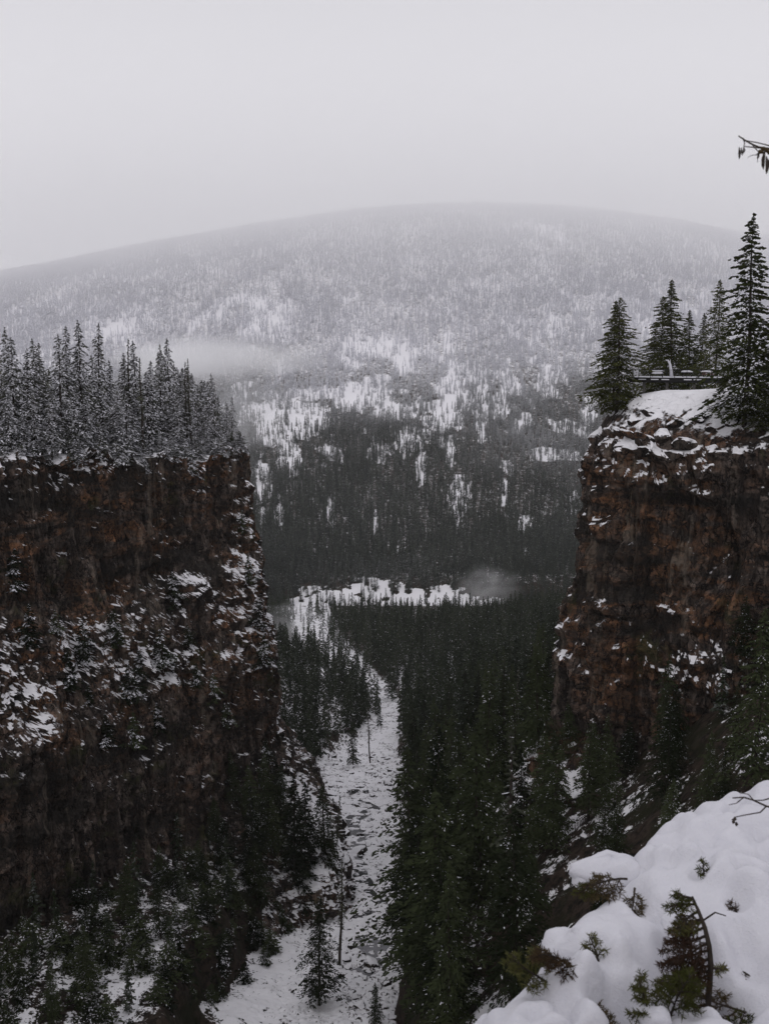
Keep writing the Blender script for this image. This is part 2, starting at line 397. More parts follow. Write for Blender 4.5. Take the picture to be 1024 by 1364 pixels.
ys2 = np.concatenate([np.linspace(991, 1060, 70)[:-1], np.geomspace(1060, 3900, 330), np.linspace(3950, 9000, 12)])
ks2 = np.concatenate([np.linspace(-1.6, -.45, 40)[:-1], np.linspace(-.45, .45, 480), np.linspace(.45, 1.6, 40)[1:]])
K, Y = np.meshgrid(ks2, ys2); X = K * Y; Z = mountain_z(X, Y)
CL = clearing(X, Y, Z)
sn = np.clip(.0 + .36 * sstep(Z, -160, 60), 0, 1); sn = np.maximum(sn, np.where(CL > .35, 1.05, 0)); sn = np.where(CL > .1, np.maximum(sn, .62), sn); sn = np.where(CL > .35, .60 + .25 * CL + .35 * fbm(X / 9, Y / 16, 4, 3), sn); sn = np.where((Y < 1060) & (CL < .3), .02, sn)
mm = mesh_np('mountain', np.stack([X, Y, Z], -1).reshape(-1, 3), grid_faces(*X.shape), [M_ground], None, True, {'snow': sn})
tag(link('mountain', mm), 'broad snowy forested mountain closing the valley', 'mountain', kind='structure')

# ------------------------------------------------------------------ cliffs
def make_cliff(name, path, inward, ztop, prof, zbot, vis, mat, seed, caplen, outsign, label, snowfn, capsnow, zone):
    s = spline(path, 300); seg = np.hypot(*np.diff(s, axis=0).T); L = np.concatenate([[0], np.cumsum(seg)])
    ll = [0.0]
    while ll[-1] < L[-1]:
        y = np.interp(ll[-1], L, s[:, 1])
        ll.append(ll[-1] + (.27 if vis[0] < y < vis[1] else 1.6))
    ll = np.array(ll[:-1])
    px, py = np.interp(ll, L, s[:, 0]), np.interp(ll, L, s[:, 1])
    # smoothed outward normals
    def at(q): return np.interp(q, L, s[:, 0]), np.interp(q, L, s[:, 1])
    a, b = at(np.clip(ll - 6, 0, L[-1])), at(np.clip(ll + 6, 0, L[-1]))
    tx, ty = b[0] - a[0], b[1] - a[1]; n = np.hypot(tx, ty)
    nx, ny = outsign * ty / n, -outsign * tx / n
    S, _ = np.meshgrid(ll, [0]); rows = []
    caps = np.concatenate([-np.geomspace(caplen, .5, 46), [-.2]])
    zt = ztop(px, py)
    zj = 1.5 * fbm(ll / 9, seed, 0, 2) + 1.1 * fbm(ll / 2.5, seed, 0, 3) + .35 * cell(ll / 1.7, ll * 0 + seed, 3)
    X, Y, Z, A = [], [], [], []
    for c in caps:
        q = -c
        gx = px + inward[0] * q - nx * 0; gy = py + inward[1] * q
        h = zt + zj * np.exp(-q / 3) + (1.1 * fbm(gx / 12, gy / 12, seed, 4)) * sstep(q, .3, 8) + 1.1 * fbm(gx / 2.6, gy / 2.6, seed + 3, 3) * np.exp(-q / 6) - .6 * np.exp(-q / .8) + prof(px, py, None, q)
        X.append(gx); Y.append(gy); Z.append(h); A.append(capsnow(gx, gy, q))
    zz = np.linspace(0, 1, int((zt.mean() - zbot) / .29))
    ztl = zt + zj - .6
    for t in zz:
        h = ztl + (zbot - ztl) * t
        o = prof(px, py, h, 0)
        zn = np.clip(zone(px, py, h) + .9 * fbm(ll / 9, h / 6, seed + 12, 3), 0, 1)
        w1 = 2.6 * fbm(ll / 9, h / 9, seed + 4, 2); w2 = .9 * fbm(ll / 2.2, h / 2.2, seed + 14, 2); w3 = 2.4 * fbm(ll / 7, h / 7, seed + 24, 2)
        col = 2.4 * fbm(ll / 15, h / 40, seed + 1, 4) + .9 * fbm(ll / 3.0, h / 22, seed + 31, 3)
        bl = .55 * cell((ll + w1 + w2) / 3.1, (h + w3 + w2) / 9.0, seed + 2) + (.5 + .3 * zn) * (1 - 2 * np.abs(fbm((ll + w3) / 2.0, (h + w1) / 4.2, seed + 3, 3)) * 2) + .9 * np.minimum(0, fbm(ll / 6, h / 14, seed + 44, 3) + .12) * 4
        strata = (.5 + .7 * zn) * fbm(ll / 45, (h + w3) / 2.6, seed + 5, 4) + 1.0 * fbm(ll / 70, (h + .5 * w1) / 8, seed + 6, 3)
        lumps = zn * (2.2 * np.abs(fbm((ll + w2) / 4.5, h / 2.6, seed + 15, 4)) + 1.6 * fbm((ll + h * .5) / 8, (h - ll * .5) / 4.6, seed + 16, 3)) + .55 * (1 - np.abs(fbm((ll + .4 * w2) / 1.0, h / 10, seed + 55, 2)) * 3) * (1 - zn)
        o = o + (col + bl + strata + lumps + .45 * fbm(ll / 1.2, h / 1.2, seed + 7, 3)) * sstep(ztl - h, -.1, 1.5)
        X.append(px + nx * o); Y.append(py + ny * o); Z.append(h + .25 * fbm(ll / 1.1, h / 1.1, seed + 9, 2)); A.append(snowfn(px, py, h) + .42 * zn - .30)
    X, Y, Z, A = map(np.array, (X, Y, Z, A))
    f = grid_faces(*X.shape)
    if outsign < 0: f = f[:, ::-1]
    m = mesh_np(name, np.stack([X, Y, Z], -1).reshape(-1, 3), f, [mat], None, False, {'snow': A})
    o = link(name, m); tag(o, label, 'cliff', kind='structure'); return o

def ztop_l(x, y): return np.interp(y, [60, 160, 215, 300, 500], [-15.5, -16.2, -20.8, -24, -60]) + .5 * vnoise(y / 9, 2.2)
def lband(x, y): return 1 - sstep(y, 205, 222) * .55
def prof_l(x, y, h, q):
    if h is None: return 0
    k = lband(x, y); a = 40 + 7 * fbm(y / 13, 1.1, 0, 3) - 5 * sstep(y, 175, 200)
    o = 10.5 * k * (.55 * sstep(-h, a, a + 11 + 4 * vnoise(y / 5, 7.7)) + .45 * sstep(-h, a + 8, 66 + 6 * vnoise(y / 8, 5.1))) + 1.5 * sstep(-h, 66, 92) + 15 * sstep(-h, 88 + 4 * vnoise(y / 12, 6.6), 118)
    return o
def zone_l(x, y, h):
    return np.clip(.95 * np.exp(-((-h - 53 + 5 * vnoise(y / 14, 3.3)) / 11) ** 2) + .9 * np.exp(-((y - 217) / 9) ** 2) + .8 * sstep(-h, 88, 96) + .8 * np.exp(-(np.maximum(-h - 19, 0) / 2.5) ** 2), 0, 1) - .22
def snow_l(x, y, h):
    return .38 * np.exp(-(np.maximum(-h - 19, 0) / 4.0) ** 2) - .12 * (y > 225) - .13 * (1 - sstep(y, 150, 170)) + .05 * np.exp(-((-h - 55) / 9) ** 2)
def capsnow_l(x, y, q): return .32 - .35 * np.exp(-q / 1.5) + 0 * x
make_cliff('cliff_left', LPATH, (-1.0, .12), ztop_l, prof_l, -150, (110, 250), M_cliff, 11, 160, 1, 'tall rust-brown basalt cliff with a snowy flat top on the left', snow_l, capsnow_l, zone_l)

def ztop_r(x, y): return np.interp(y, [20, 100, 125, 137, 146, 160, 300, 400], [-8, -9, -11, -12, -10, -10.5, -25, -60])
def prof_r(x, y, h, q):
    if h is None:
        k = sstep(y, 139, 147)
        p1 = np.interp(q, [0, 3, 9, 20, 25, 60, 200], [0, 2.7, 6.4, 6.8, 8.6, 9, 9.5]) * np.interp(y, [60, 100, 120], [.4, .6, 1.])
        p2 = np.interp(q, [0, 1.5, 4, 8, 20, 25, 60, 200], [0, 1.6, 3.6, 4.4, 4.8, 6.6, 7, 7.5])
        return p1 * (1 - k) + p2 * k
    nr = np.exp(-((y - 150) / 9) ** 2)
    return 1.0 * sstep(-h, 14, 20) + nr * 5.5 * sstep(-h, 24, 58) - 2.0 * np.exp(-((-h - 24) / 5) ** 2) * (1 - nr) + 9 * sstep(-h, 56, 78) + 3.0 * np.sin(y * .35) * (y < 140) * sstep(-h, 12, 24) * .5 - 2.6 * np.exp(-((y - 127) / 3.0) ** 2) * sstep(-h, 18, 30)
def zone_r(x, y, h):
    return np.clip(.9 * np.exp(-(np.maximum(-h - 14, 0) / 5) ** 2) + .9 * np.exp(-((y - 149) / 5) ** 2) * (h > -27) + .8 * np.exp(-((-h - 43) / 7) ** 2) + .9 * sstep(-h, 56, 62) + .5 * np.exp(-((y - 156) / 5) ** 2), 0, 1) - .3
def snow_r(x, y, h):
    return .18 * np.exp(-(np.maximum(-h - 13, 0) / 3.5) ** 2) - .10 * (h > -56) * (h < -20)
def capsnow_r(x, y, q): return .34 - .42 * np.exp(-(q / 6) ** 2) - .9 * (x > 36.5) * (x < 50.5) * (np.abs(y - (156.7 - (x - 37) * .42)) < 4.2)
make_cliff('cliff_right', RPATH, (1.0, .22), ztop_r, prof_r, -140, (100, 175), M_cliff2, 23, 170, -1, 'rusty basalt cliff capped with snow on the right', snow_r, capsnow_r, zone_r)

# ------------------------------------------------------------------ creek water
wy = np.linspace(150, 345, 400); cols = np.linspace(-1, 1, 9)
WX, WY = [], []
Wx = (xc(wy) + 2.2 * vnoise(wy / 17, 9.0) * 2)[:, None] + cols[None] * (2.6 + 1.6 * vnoise(wy / 8, 4.0))[:, None]
Wy = np.repeat(wy[:, None], 9, 1); Wz = np.repeat((zc(wy) + .16)[:, None], 9, 1)
m, nt, out = new_mat('dark_stream_water')
b = bsdf(nt, out, (.022, .023, .025), .12, None, .5)
wm = mesh_np('creek', np.stack([Wx, Wy, Wz], -1).reshape(-1, 3), grid_faces(*Wx.shape), [m], None, True)
tag(link('creek', wm), 'dark open water of the half-frozen creek', 'water', kind='structure')

# ------------------------------------------------------------------ conifers
def conifer(seed, h, base, wid, nb, ns, size, snow, droop=.25, ragged=.3, snowsize=1.2, top=0.0):
    """trunk and crown meshes of one conifer: branches carrying many small needle sprays"""
    r = np.random.default_rng(seed)
    lean = r.normal(0, .012, 2)
    tz = np.linspace(0, h, 9); tb = MB()
    px = lambda z: np.array([lean[0] * z + .12 * math.sin(z * .35 + seed), lean[1] * z + .12 * math.cos(z * .31 + seed), z])
    tb.tube([px(z) if z > 0 else px(z) - np.array([0, 0, 1.2]) for z in tz], [max(.014 * h * (1 - z / h) ** .8 + .02, .02) for z in tz], 7)
    V, Fc, MI = [], [], []
    def quad(c, a, b2, mi):
        i = len(V); V.extend([c - a - b2 * .5, c + a * .9 - b2 * .25, c + a + b2 * .25, c - a * .8 + b2 * .5]); Fc.append([i, i+1, i+2, i+3]); MI.append(mi)
    gaps = r.uniform(0, 2 * math.pi, 3); side = r.uniform(0, 2 * math.pi)
    for i in range(nb):
        t = (i + r.uniform(0, 1)) / nb
        t = t ** .92
        z = h * (base + (1 - base) * t)
        prof = (1 - t) ** .75 * (0.55 + .45 * min(1, t / .22 + .25)) + .03
        ll = wid * prof * (1 + r.normal(0, ragged)) * (1 + .12 * math.sin(z * 1.9 + seed))
        if ll < .12: ll = .12
        az = i * 2.399 + r.normal(0, .45)
        if abs((az - side) % (2 * math.pi) - math.pi) < .5: ll *= .8
        o = px(z); d = np.array([math.cos(az), math.sin(az), 0]); sd = np.array([-d[1], d[0], 0])
        up = .38 * t - .12 + r.normal(0, .08)
        n = max(3, int(ns * (ll / wid) ** .8)) 
        if r.uniform() < .06 * (1 - t): n = 2
        bsn = min(snow * 5.5, .95) if r.uniform() < .22 else snow * .15
        if snow > .4: bsn = snow * (1 + r.normal(0, .3))
        for k in range(n):
            f = ((k + r.uniform(0, 1)) / n) ** .8
            f = .12 + .88 * f
            c = o + d * ll * f; c = c + np.array([0, 0, up * ll * f - droop * ll * f * f])
            wsp = ll * .30 * (1 - f * .55)
            off = r.normal(0, 1) * wsp
            c = c + sd * off; c[2] += r.normal(0, .10) * size - abs(off) * .25 * droop
            sz = size * r.uniform(.6, 1.3) * (.75 + .35 * (1 - t))
            dr = d * r.uniform(.5, 1) + sd * np.sign(off) * r.uniform(.1, .9) + np.array([0, 0, -droop * r.uniform(.2, 1.6) + .1 * t])
            dr /= np.linalg.norm(dr)
            w = np.cross(dr, np.array([r.normal(0, .45), r.normal(0, .45), 1])); w /= np.linalg.norm(w) + 1e-6
            quad(c, dr * sz * .62, w * sz * .62, 0)
            if r.uniform() < .5:   # hanging side sprays give the bough its thickness
                quad(c + np.array([0, 0, -sz * .22]), dr * sz * .5, np.array([r.normal(0, .2), r.normal(0, .2), -1]) * sz * .42, 0)
            if r.uniform() < bsn:
                s2 = sz * snowsize * r.uniform(.45, 1.05)
                quad(c + np.array([0, 0, .09 * size]) , dr * s2 * .5, w * s2 * .5, 1)
                if r.uniform() < .6: quad(c + np.array([0, 0, .03 * size]), dr * s2 * .4, np.array([0, 0, -1]) * s2 * .22, 1)
    for k in range(14):  # leader
        z = h * (1 - .05 * k / 14); quad(px(z) + np.array([r.normal(0, .06), r.normal(0, .06), 0]) * (k / 5), np.array([r.normal(0, .3), r.normal(0, .3), 1]) * size * .3, np.array([math.cos(k), math.sin(k), 0]) * size * .25, 0)
    return tb, np.array(V), np.array(Fc), np.array(MI)
class Kind:
    def __init__(s, name, seeds, needle, **kw):
        s.meshes = []; s.h = kw['h']
        for sd in seeds:
            k2 = dict(kw); rr = np.random.default_rng(sd); k2['wid'] = kw['wid'] * rr.uniform(.85, 1.15)
            tb, V, Fc, MI = conifer(sd, **k2)
            s.meshes.append((tb.mesh('trunk', [M_bark], True), mesh_np('crown', V, Fc, [needle, M_snow], MI)))
def plant_tree(kind, i, x, y, z, h, rz, label, group=None, name='conifer_tree', lean=0, squash=1.0, cat='tree'):
    t = empty(name, (x, y, z), rz); s = h / kind.h; t.scale = (s * squash, s * squash, s)
    if lean: t.rotation_euler.y = lean
    a, b = kind.meshes[i % len(kind.meshes)]
    link('trunk', a, t); link('crown', b, t)
    return tag(t, label, cat, group)

K_plateau = Kind('p', range(100, 108), M_needle_grey, h=22, base=.10, wid=3.0, nb=125, ns=24, size=.46, snow=1.0, droop=.55, ragged=.35, snowsize=1.45)
K_canyon = Kind('c', range(200, 208), M_needle, h=26, base=.14, wid=3.9, nb=165, ns=46, size=.38, snow=.035, droop=.40, ragged=.33, snowsize=.95)
K_canyon_far = Kind('d', range(300, 306), M_needle, h=22, base=.10, wid=3.3, nb=100, ns=20, size=.60, snow=.03, droop=.4, ragged=.28, snowsize=.8)
K_rim = Kind('r', range(400, 406), M_needle_olive, h=22, base=.05, wid=5.2, nb=210, ns=52, size=.42, snow=.16, droop=.25, ragged=.34, snowsize=1.0)
K_snag = Kind('s', range(500, 503), M_needle_grey, h=22, base=.35, wid=.9, nb=60, ns=6, size=.40, snow=.12, droop=.5, ragged=.5)
K_small = Kind('m', range(600, 604), M_needle, h=7, base=.03, wid=2.1, nb=55, ns=20, size=.40, snow=.25, droop=.35, ragged=.35, snowsize=1.3)

def min_dist_fill(cands, dfun, grid=12.0):
    keep = []; G = {}
    for p in cands:
        d = dfun(p); cx, cy = int(p[0] // grid), int(p[1] // grid); ok = True
        for a in (-1, 0, 1):
            for b in (-1, 0, 1):
                for q in G.get((cx + a, cy + b), ()):
                    if (q[0] - p[0]) ** 2 + (q[1] - p[1]) ** 2 < d * d: ok = False; break
                if not ok: break
            if not ok: break
        if ok: keep.append(p); G.setdefault((cx, cy), []).append(p)
    return keep

# --- left clifftop forest
cl = bpy.data.objects['cliff_left']; cr = bpy.data.objects['cliff_right']
dg = bpy.context.evaluated_depsgraph_get()
def drop(o, x, y, z0=60):
    ok, loc, nrm, idx = o.ray_cast(Vector((x, y, z0)), Vector((0, 0, -1)))
    return loc.z if ok else None
c = [(x, y) for x, y in zip(rng.uniform(-160, -25, 9000), rng.uniform(118, 290, 9000))]
c = [p for p in c if p[0] < float(xl(p[1])) - 1.2 and proj(p[0], p[1], -18)[0] > -35]
c.sort(key=lambda p: -(p[0] - float(xl(p[1]))) + rng.uniform(0, 12))
pl = min_dist_fill(c, lambda p: 2.5 + .06 * (float(xl(p[1])) - p[0]))
pl = [p for p in pl if (float(xl(p[1])) - p[0]) < 46][:125]
nfront = 0
HT_U = [-40, 0, 130, 165, 200, 235, 260, 285, 300, 330]; HT_V = [415, 422, 430, 462, 480, 478, 500, 515, 535, 555]
for i, p in enumerate(sorted(pl, key=lambda p: proj(p[0], p[1], -18)[0])):
    z = drop(cl, *p)
    if z is None: continue
    u, v, d = proj(p[0], p[1], z)
    inn = float(xl(p[1])) - p[0]
    vt = np.interp(u, HT_U, HT_V) + 10 * rng.normal() + 4
    h = float(np.clip((v - vt) / F * d * (rng.uniform(.55, .85) if rng.uniform() < .45 else rng.uniform(.88, 1.06)), 5, 40))
    if inn < 4: h *= rng.uniform(.3, .65)
    snag = rng.uniform() < .10 and inn > 3
    k = K_snag if snag else K_plateau
    word = 'thin half-bare dead conifer' if snag else ('tall snow-laden conifer' if h > 22 else ('young snowy conifer' if h < 11 else 'slim snow-laden conifer'))
    place = 'on the very rim of the left cliff' if inn < 4 else ('in the front rows of the left clifftop forest' if inn < 16 else 'deep inside the left clifftop forest')
    plant_tree(k, int(rng.integers(0, 99)), p[0], p[1], z - .2, h, rng.uniform(0, 6.28), word + ' ' + place, 'snowy conifers on the left clifftop' , 'dead_tree' if snag else 'conifer_tree', rng.normal(0, .012), np.clip(22 / h, .8, 1.5) if h < 22 else .95)
K_bush = Kind('b', range(650, 654), M_needle_grey, h=5, base=.0, wid=2.0, nb=48, ns=16, size=.40, snow=.8, droop=.4, ragged=.4, snowsize=1.5)
for i in range(60):
    y = 128 + 96 * ((i + rng.uniform(0, 1)) / 60) ** .9; x = float(xl(y)) - rng.uniform(-.5, 2.2); z = drop(cl, x, y)
    if z is None or z < -27: continue
    plant_tree(K_bush, i, x, y, z - .6, rng.uniform(2.0, 5.5), rng.uniform(0, 6), 'low snow-smothered evergreen bush on the very rim of the left cliff', 'snowy bushes along the left cliff rim', 'evergreen_bush', rng.normal(0, .15), rng.uniform(1.0, 1.5), 'bush')
# rear of the left clifftop: a far-off wood behind the counted trees is built below as stuff

# named trees at the cliff corner and along the skyline
for (u, v0, v1, y, lab, kk) in [
    (316, 612, 528, 214, 'small snowy conifer at the outermost corner of the left cliff', K_plateau),
    (283, 606, 498, 214, 'pointed snowy conifer second from the corner of the left cliff', K_plateau),
    (255, 604, 478, 210, 'bare-topped thin spire tree rising above the left clifftop', K_snag),
    (250, 604, 482, 209, 'bare thin spire tree just left of the tallest spire on the left clifftop', K_snag),
    (216, 604, 472, 205, 'dense pointed conifer left of the twin bare spires', K_plateau),
    (176, 600, 452, 200, 'narrow bare pole-like conifer sticking up mid-way along the left clifftop', K_snag),
    (184, 600, 455, 201, 'slender tall conifer right beside the bare pole tree on the left clifftop', K_plateau),
    (326, 618, 574, 213, 'bent snow-bowed sapling leaning out over the left cliff corner', K_small)]:
    q = P(u, v0, y); x = min(q.x, float(xl(y)) - 1.3); z = drop(cl, x, y)
    if z is None: z = q.z
    uu, vv, d = proj(x, y, z)
    plant_tree(kk, int(u), x, y, z - .2, (vv - v1) / F * d, u, lab, None, 'conifer_tree', .12 if kk is K_small else 0)

# --- trees round the viewing platform on the right clifftop
for (u, v0, v1, y, wsc, lab) in [
    (822, 538, 398, 149, 1.0, 'double-topped conifer at the left corner of the right cliff, beside the deck'),
    (816, 530, 402, 151, .75, 'narrow conifer fused behind the double-topped one at the left deck end'),
    (893, 505, 375, 164, .95, 'bushy green conifer behind the middle of the viewing deck'),
    (880, 505, 396, 168, .9, 'slightly lower conifer left behind the bushy one at the deck'),
    (868, 505, 438, 172, .8, 'short dark conifer filling the gap left of the deck conifers'),
    (917, 505, 414, 168, .8, 'mid-height dark conifer right behind the bushy deck conifer'),
    (932, 505, 418, 172, .7, 'slim pointed conifer in the gap behind the deck'),
    (952, 512, 374, 163, .7, 'tall narrow conifer just left of the giant one on the right clifftop'),
    (992, 552, 292, 134, .92, 'giant conifer towering over the right end of the viewing deck'),
    (1026, 556, 402, 132, 1.0, 'dark conifer cut by the right frame edge behind the giant one'),
    (1015, 558, 505, 128, 1.0, 'low spreading conifer at the foot of the giant one')]:
    q = P(u, v0, y); z = drop(cr, q.x, y)
    for _ in range(12):
        if z is not None and z > q.z - 2.2: break
        y += 1; q = P(u, v0, y); z = drop(cr, q.x, y)
    if z is None: z = q.z
    uu, vv, d = proj(q.x, y, z)
    h = (vv - v1) / F * d
    plant_tree(K_rim, int(u * 7 + 1), q.x, y, z - .2, h, u * 1.3, lab, None, 'conifer_tree', 0, wsc * (22 / h) ** .35)

# --- canyon forest
def hidden_by_cliff(x, y):
    return (x < float(xl(y)) + 9) or (x > float(xr(y)) - 4.5)
def bed(x, y): return abs(x - float(xc(y))) - float(wc(y))
cand = []
for _ in range(60000):
    y = 96 * (1000 / 96) ** rng.uniform(0, 1); x = rng.uniform(-.5, .5) * y * 1.05
    cand.append((x, y))
XL = spline(LPATH, 20); XR = spline(RPATH, 20); ca = np.array(cand)
xlv = np.interp(ca[:, 1], XL[:, 1], XL[:, 0]); xrv = np.interp(ca[:, 1], XR[:, 1], XR[:, 0])
bd = np.abs(ca[:, 0] - xc(ca[:, 1])) - wc(ca[:, 1]); dxs = ca[:, 0] - xc(ca[:, 1])
gz = ground_z(ca[:, 0], ca[:, 1])
uu, vv, dd = proj(ca[:, 0], ca[:, 1], gz)
ok = (ca[:, 0] > xlv + 9) & (ca[:, 0] < xrv - 3.5) & ((bd > np.where(ca[:, 1] < 420, 4.2, 1.5)) | ((ca[:, 1] > 455) & (rng.uniform(0, 1, len(ca)) < np.interp(ca[:, 1], [455, 700, 800, 990], [.08, .10, .35, .6])))) & (uu > -30) & (uu < 1060)
ok &= ~((ca[:, 1] < 330) & (dxs < 0) & (bd < np.interp(ca[:, 1], [100, 150, 200, 330], [21, 17, 9, 6])))          # open snow gully on the left bank
ok &= ~((ca[:, 1] < 112) & (dxs < 0))
ok &= ~((ca[:, 1] < 122) & (ca[:, 0] < 6))
ok &= ~((ca[:, 0] > 24) & (ca[:, 1] < 150) & (rng.uniform(0, 1, len(ca)) < .6))
ok &= ~((ca[:, 1] > 620) & (uu < 440) & (vv < 872) & (vv > 828) & (uu > 385) & (rng.uniform(0, 1, len(ca)) < .8))
thin = (dxs < 0) & (ca[:, 1] > 300) & (ca[:, 1] < 800) & (fbm(ca[:, 0] / 25, ca[:, 1] / 40, 3, 3) > .34)
ok &= ~thin
cand = [(*ca[i], gz[i]) for i in np.nonzero(ok)[0]]
sp = lambda p: np.interp(p[1], [100, 200, 400, 700, 1000], [7.2, 6.8, 6.2, 5.2, 5.6])
cand = min_dist_fill(cand, sp)
canyon = []
for (x, y, z) in cand:
    h = float(np.interp(y, [100, 140, 250, 500, 1000], [27, 29, 27, 24, 22]) * rng.uniform(.52, 1.12))
    if x < float(xc(y)): h *= .38 if y < 170 else (.62 if y < 300 else .9)
    if x > 20 and y < 140: h *= .55
    u, v, d = proj(x, y, z); vt = v - h / d * F
    # nothing may poke above the line of the valley bottom as the photo shows it
    lim = np.interp(u, [360, 400, 440, 520, 560, 700, 760, 800], [790, 808, 800, 804, 806, 800, 788, 750]) + rng.normal(0, 8)
    if vt < lim:
        h *= (v - lim) / max(v - vt, 1e-3)
        if h < 4: continue
    if y > 150 and u > 560 and False: pass
    canyon.append((x, y, z, h, u, v, v - h / d * F, d))
NSNAG = 0
canyon.sort(key=lambda t: -t[3] / t[7])
NI = 165
for i, (x, y, z, h, u, v, vt, d) in enumerate(canyon[:NI]):
    left = x < float(xc(y))
    k = K_canyon if y < 230 else K_canyon_far
    dead = rng.uniform() < .05
    if dead: k = K_snag
    sz = 'tall' if h > 24 else ('short' if h < 15 else 'mid-sized')
    if left: place = 'on the left bank above the creek' if y < 300 else 'on the left slope further up the creek'
    elif x > 20 and y < 150: place = 'on the rubble slope under the right cliff'
    elif y < 140: place = 'at the near foot of the right canyon slope'
    elif bed(x, y) < 8: place = 'in the first row along the right creek bank'
    else: place = 'in the dense forest on the right canyon slope'
    plant_tree(k, int(rng.integers(0, 99)), x, y, z - .3, h, rng.uniform(0, 6.28), (sz + ' dark green conifer flecked with snow ' if not dead else sz + ' thin half-dead conifer ') + place, 'dark conifers in the canyon', 'dead_tree' if dead else 'conifer_tree', rng.normal(0, .035), rng.uniform(.8, 1.25))

K_shrub = Kind('e', range(660, 664), M_needle, h=6, base=.0, wid=2.6, nb=60, ns=22, size=.36, snow=.08, droop=.3, ragged=.45, snowsize=1.1)
nsh = 0
for _ in range(900):
    y = rng.uniform(102, 260); b_d = rng.uniform(2.5, 46); x = float(xc(y)) - float(wc(y)) - b_d
    if b_d < np.interp(y, [100, 150, 200, 300], [12, 9, 5, 3]) and rng.uniform() < .75: continue
    if x < float(xl(y)) + 6: continue
    z = float(ground_z(x, y)); u, v, d = proj(x, y, z)
    if u < -20 or v > 1420: continue
    h = rng.uniform(2.2, 6.5) * (1 if y < 220 else .8)
    plant_tree(K_shrub, nsh, x, y, z - .5, h, rng.uniform(0, 6), ('low dark shrubby fir' if h < 4 else 'bushy dark young fir') + ' on the steep left bank ' + ('beside the snow gully' if b_d < 14 else 'below the left cliff'), 'shrubby firs on the steep left bank', 'young_fir', rng.normal(0, .08), 1.15)
    nsh += 1
    if nsh > 175: break
# hero trees of the canyon, read off the photograph
for (u, v0, v1, y, hk, lab, nm) in [
    (545, 1255, 978, 150, K_canyon, 'tall dark conifer at the right edge of the creek with its trunk showing', 'conifer_tree'),
    (640, 1275, 1040, 132, K_canyon, 'snow-flecked conifer in front of the right forest, lower centre', 'conifer_tree'),
    (720, 1230, 960, 128, K_canyon, 'broad dark conifer left of the foreground snow bank', 'conifer_tree'),
    (778, 1225, 950, 126, K_canyon, 'broad snow-tipped conifer standing against the right cliff foot', 'conifer_tree'),
    (690, 1240, 985, 138, K_canyon, 'slim conifer in the front rank right of the creek', 'conifer_tree'),
    (585, 1265, 1010, 142, K_canyon, 'dense dark conifer beside the creekside one with visible trunk', 'conifer_tree'),
    (1000, 1100, 800, 98, K_canyon, 'big dark conifer before the right cliff at the frame edge', 'conifer_tree'),
    (960, 1110, 985, 100, K_canyon, 'smaller conifer left of the big one before the right cliff', 'conifer_tree'),
    (885, 1150, 1040, 104, K_canyon, 'bushy little conifer on the snowy rubble above the foreground bank', 'conifer_tree'),
    (815, 1180, 1060, 108, K_canyon, 'low dark conifer beside the snowy rubble strip', 'conifer_tree'),
    (925, 1130, 1060, 98, K_canyon, 'short green conifer right behind the foreground snow bank', 'conifer_tree'),
    (412, 1180, 1030, 195, K_canyon, 'dark conifer on the left bench above the creek bend', 'conifer_tree'),
    (395, 1195, 1020, 190, K_canyon, 'taller dark conifer leftmost of the pair on the left bench', 'conifer_tree'),
    (432, 1170, 1035, 200, K_canyon, 'narrow conifer at the edge of the left bench beside the creek', 'conifer_tree'),
    (425, 1364, 1180, 148, K_canyon, 'conifer standing in the snow gully at the bottom of the picture', 'conifer_tree'),
    (500, 1375, 1300, 140, K_canyon, 'small bush-like conifer at the bottom edge beside the brown rock', 'conifer_tree'),
    (470, 1022, 960, 375, K_canyon_far, 'snow-dusted conifer standing alone on the creek flat', 'conifer_tree'),
    (493, 1016, 940, 380, K_snag, 'bare thin dead trunk standing in the snowy creek bed', 'dead_tree'),
    (453, 1290, 1135, 165, K_snag, 'thin bare curved dead tree beside the creek', 'dead_tree'),
    (446, 1160, 1050, 215, K_snag, 'bare pole tree at the left creek edge', 'dead_tree'),
    (452, 930, 860, 600, K_canyon_far, 'lone conifer breaking the snowy clearing up the valley', 'conifer_tree')]:
    q = P(u, v0, y); z = float(ground_z(q.x, q.y))
    uu, vv, d = proj(q.x, q.y, z)
    h = (vv - v1) / F * d
    plant_tree(hk, int(u + v1), q.x, q.y, z - .3, h, u, lab, None, nm, .05 if hk is K_snag else 0)

# --- small trees and shrubs clinging to the left cliff
def cast(u, v):
    d = (P(u, v, 100)).normalized()
    best = None
    for o in (cl, cr):
        ok_, loc, nrm, idx = o.ray_cast(Vector((0, 0, 0)), d)
        if ok_ and (best is None or loc.length < best[0].length): best = (loc, nrm)
    return best
spots = [(40, 850), (75, 835), (110, 870), (150, 850), (185, 900), (215, 880), (250, 850), (262, 905), (232, 800), (170, 925), (120, 930), (90, 905), (285, 925), (300, 960), (140, 985), (175, 985), (210, 965),
         (310, 1060), (330, 1080), (285, 1110), (345, 1120), (300, 1150), (260, 1170), (330, 1170), (365, 1130), (230, 1240), (160, 1310), (200, 1275), (255, 1285), (350, 1060), (372, 1090), (385, 1150), (60, 1300), (110, 1280), (20, 780), (330, 770), (322, 700), (345, 830), (352, 880),
         (275, 1200), (305, 1225), (340, 1200), (215, 1180), (100, 1340), (30, 1345), (180, 1225), (365, 1050), (355, 1010)]
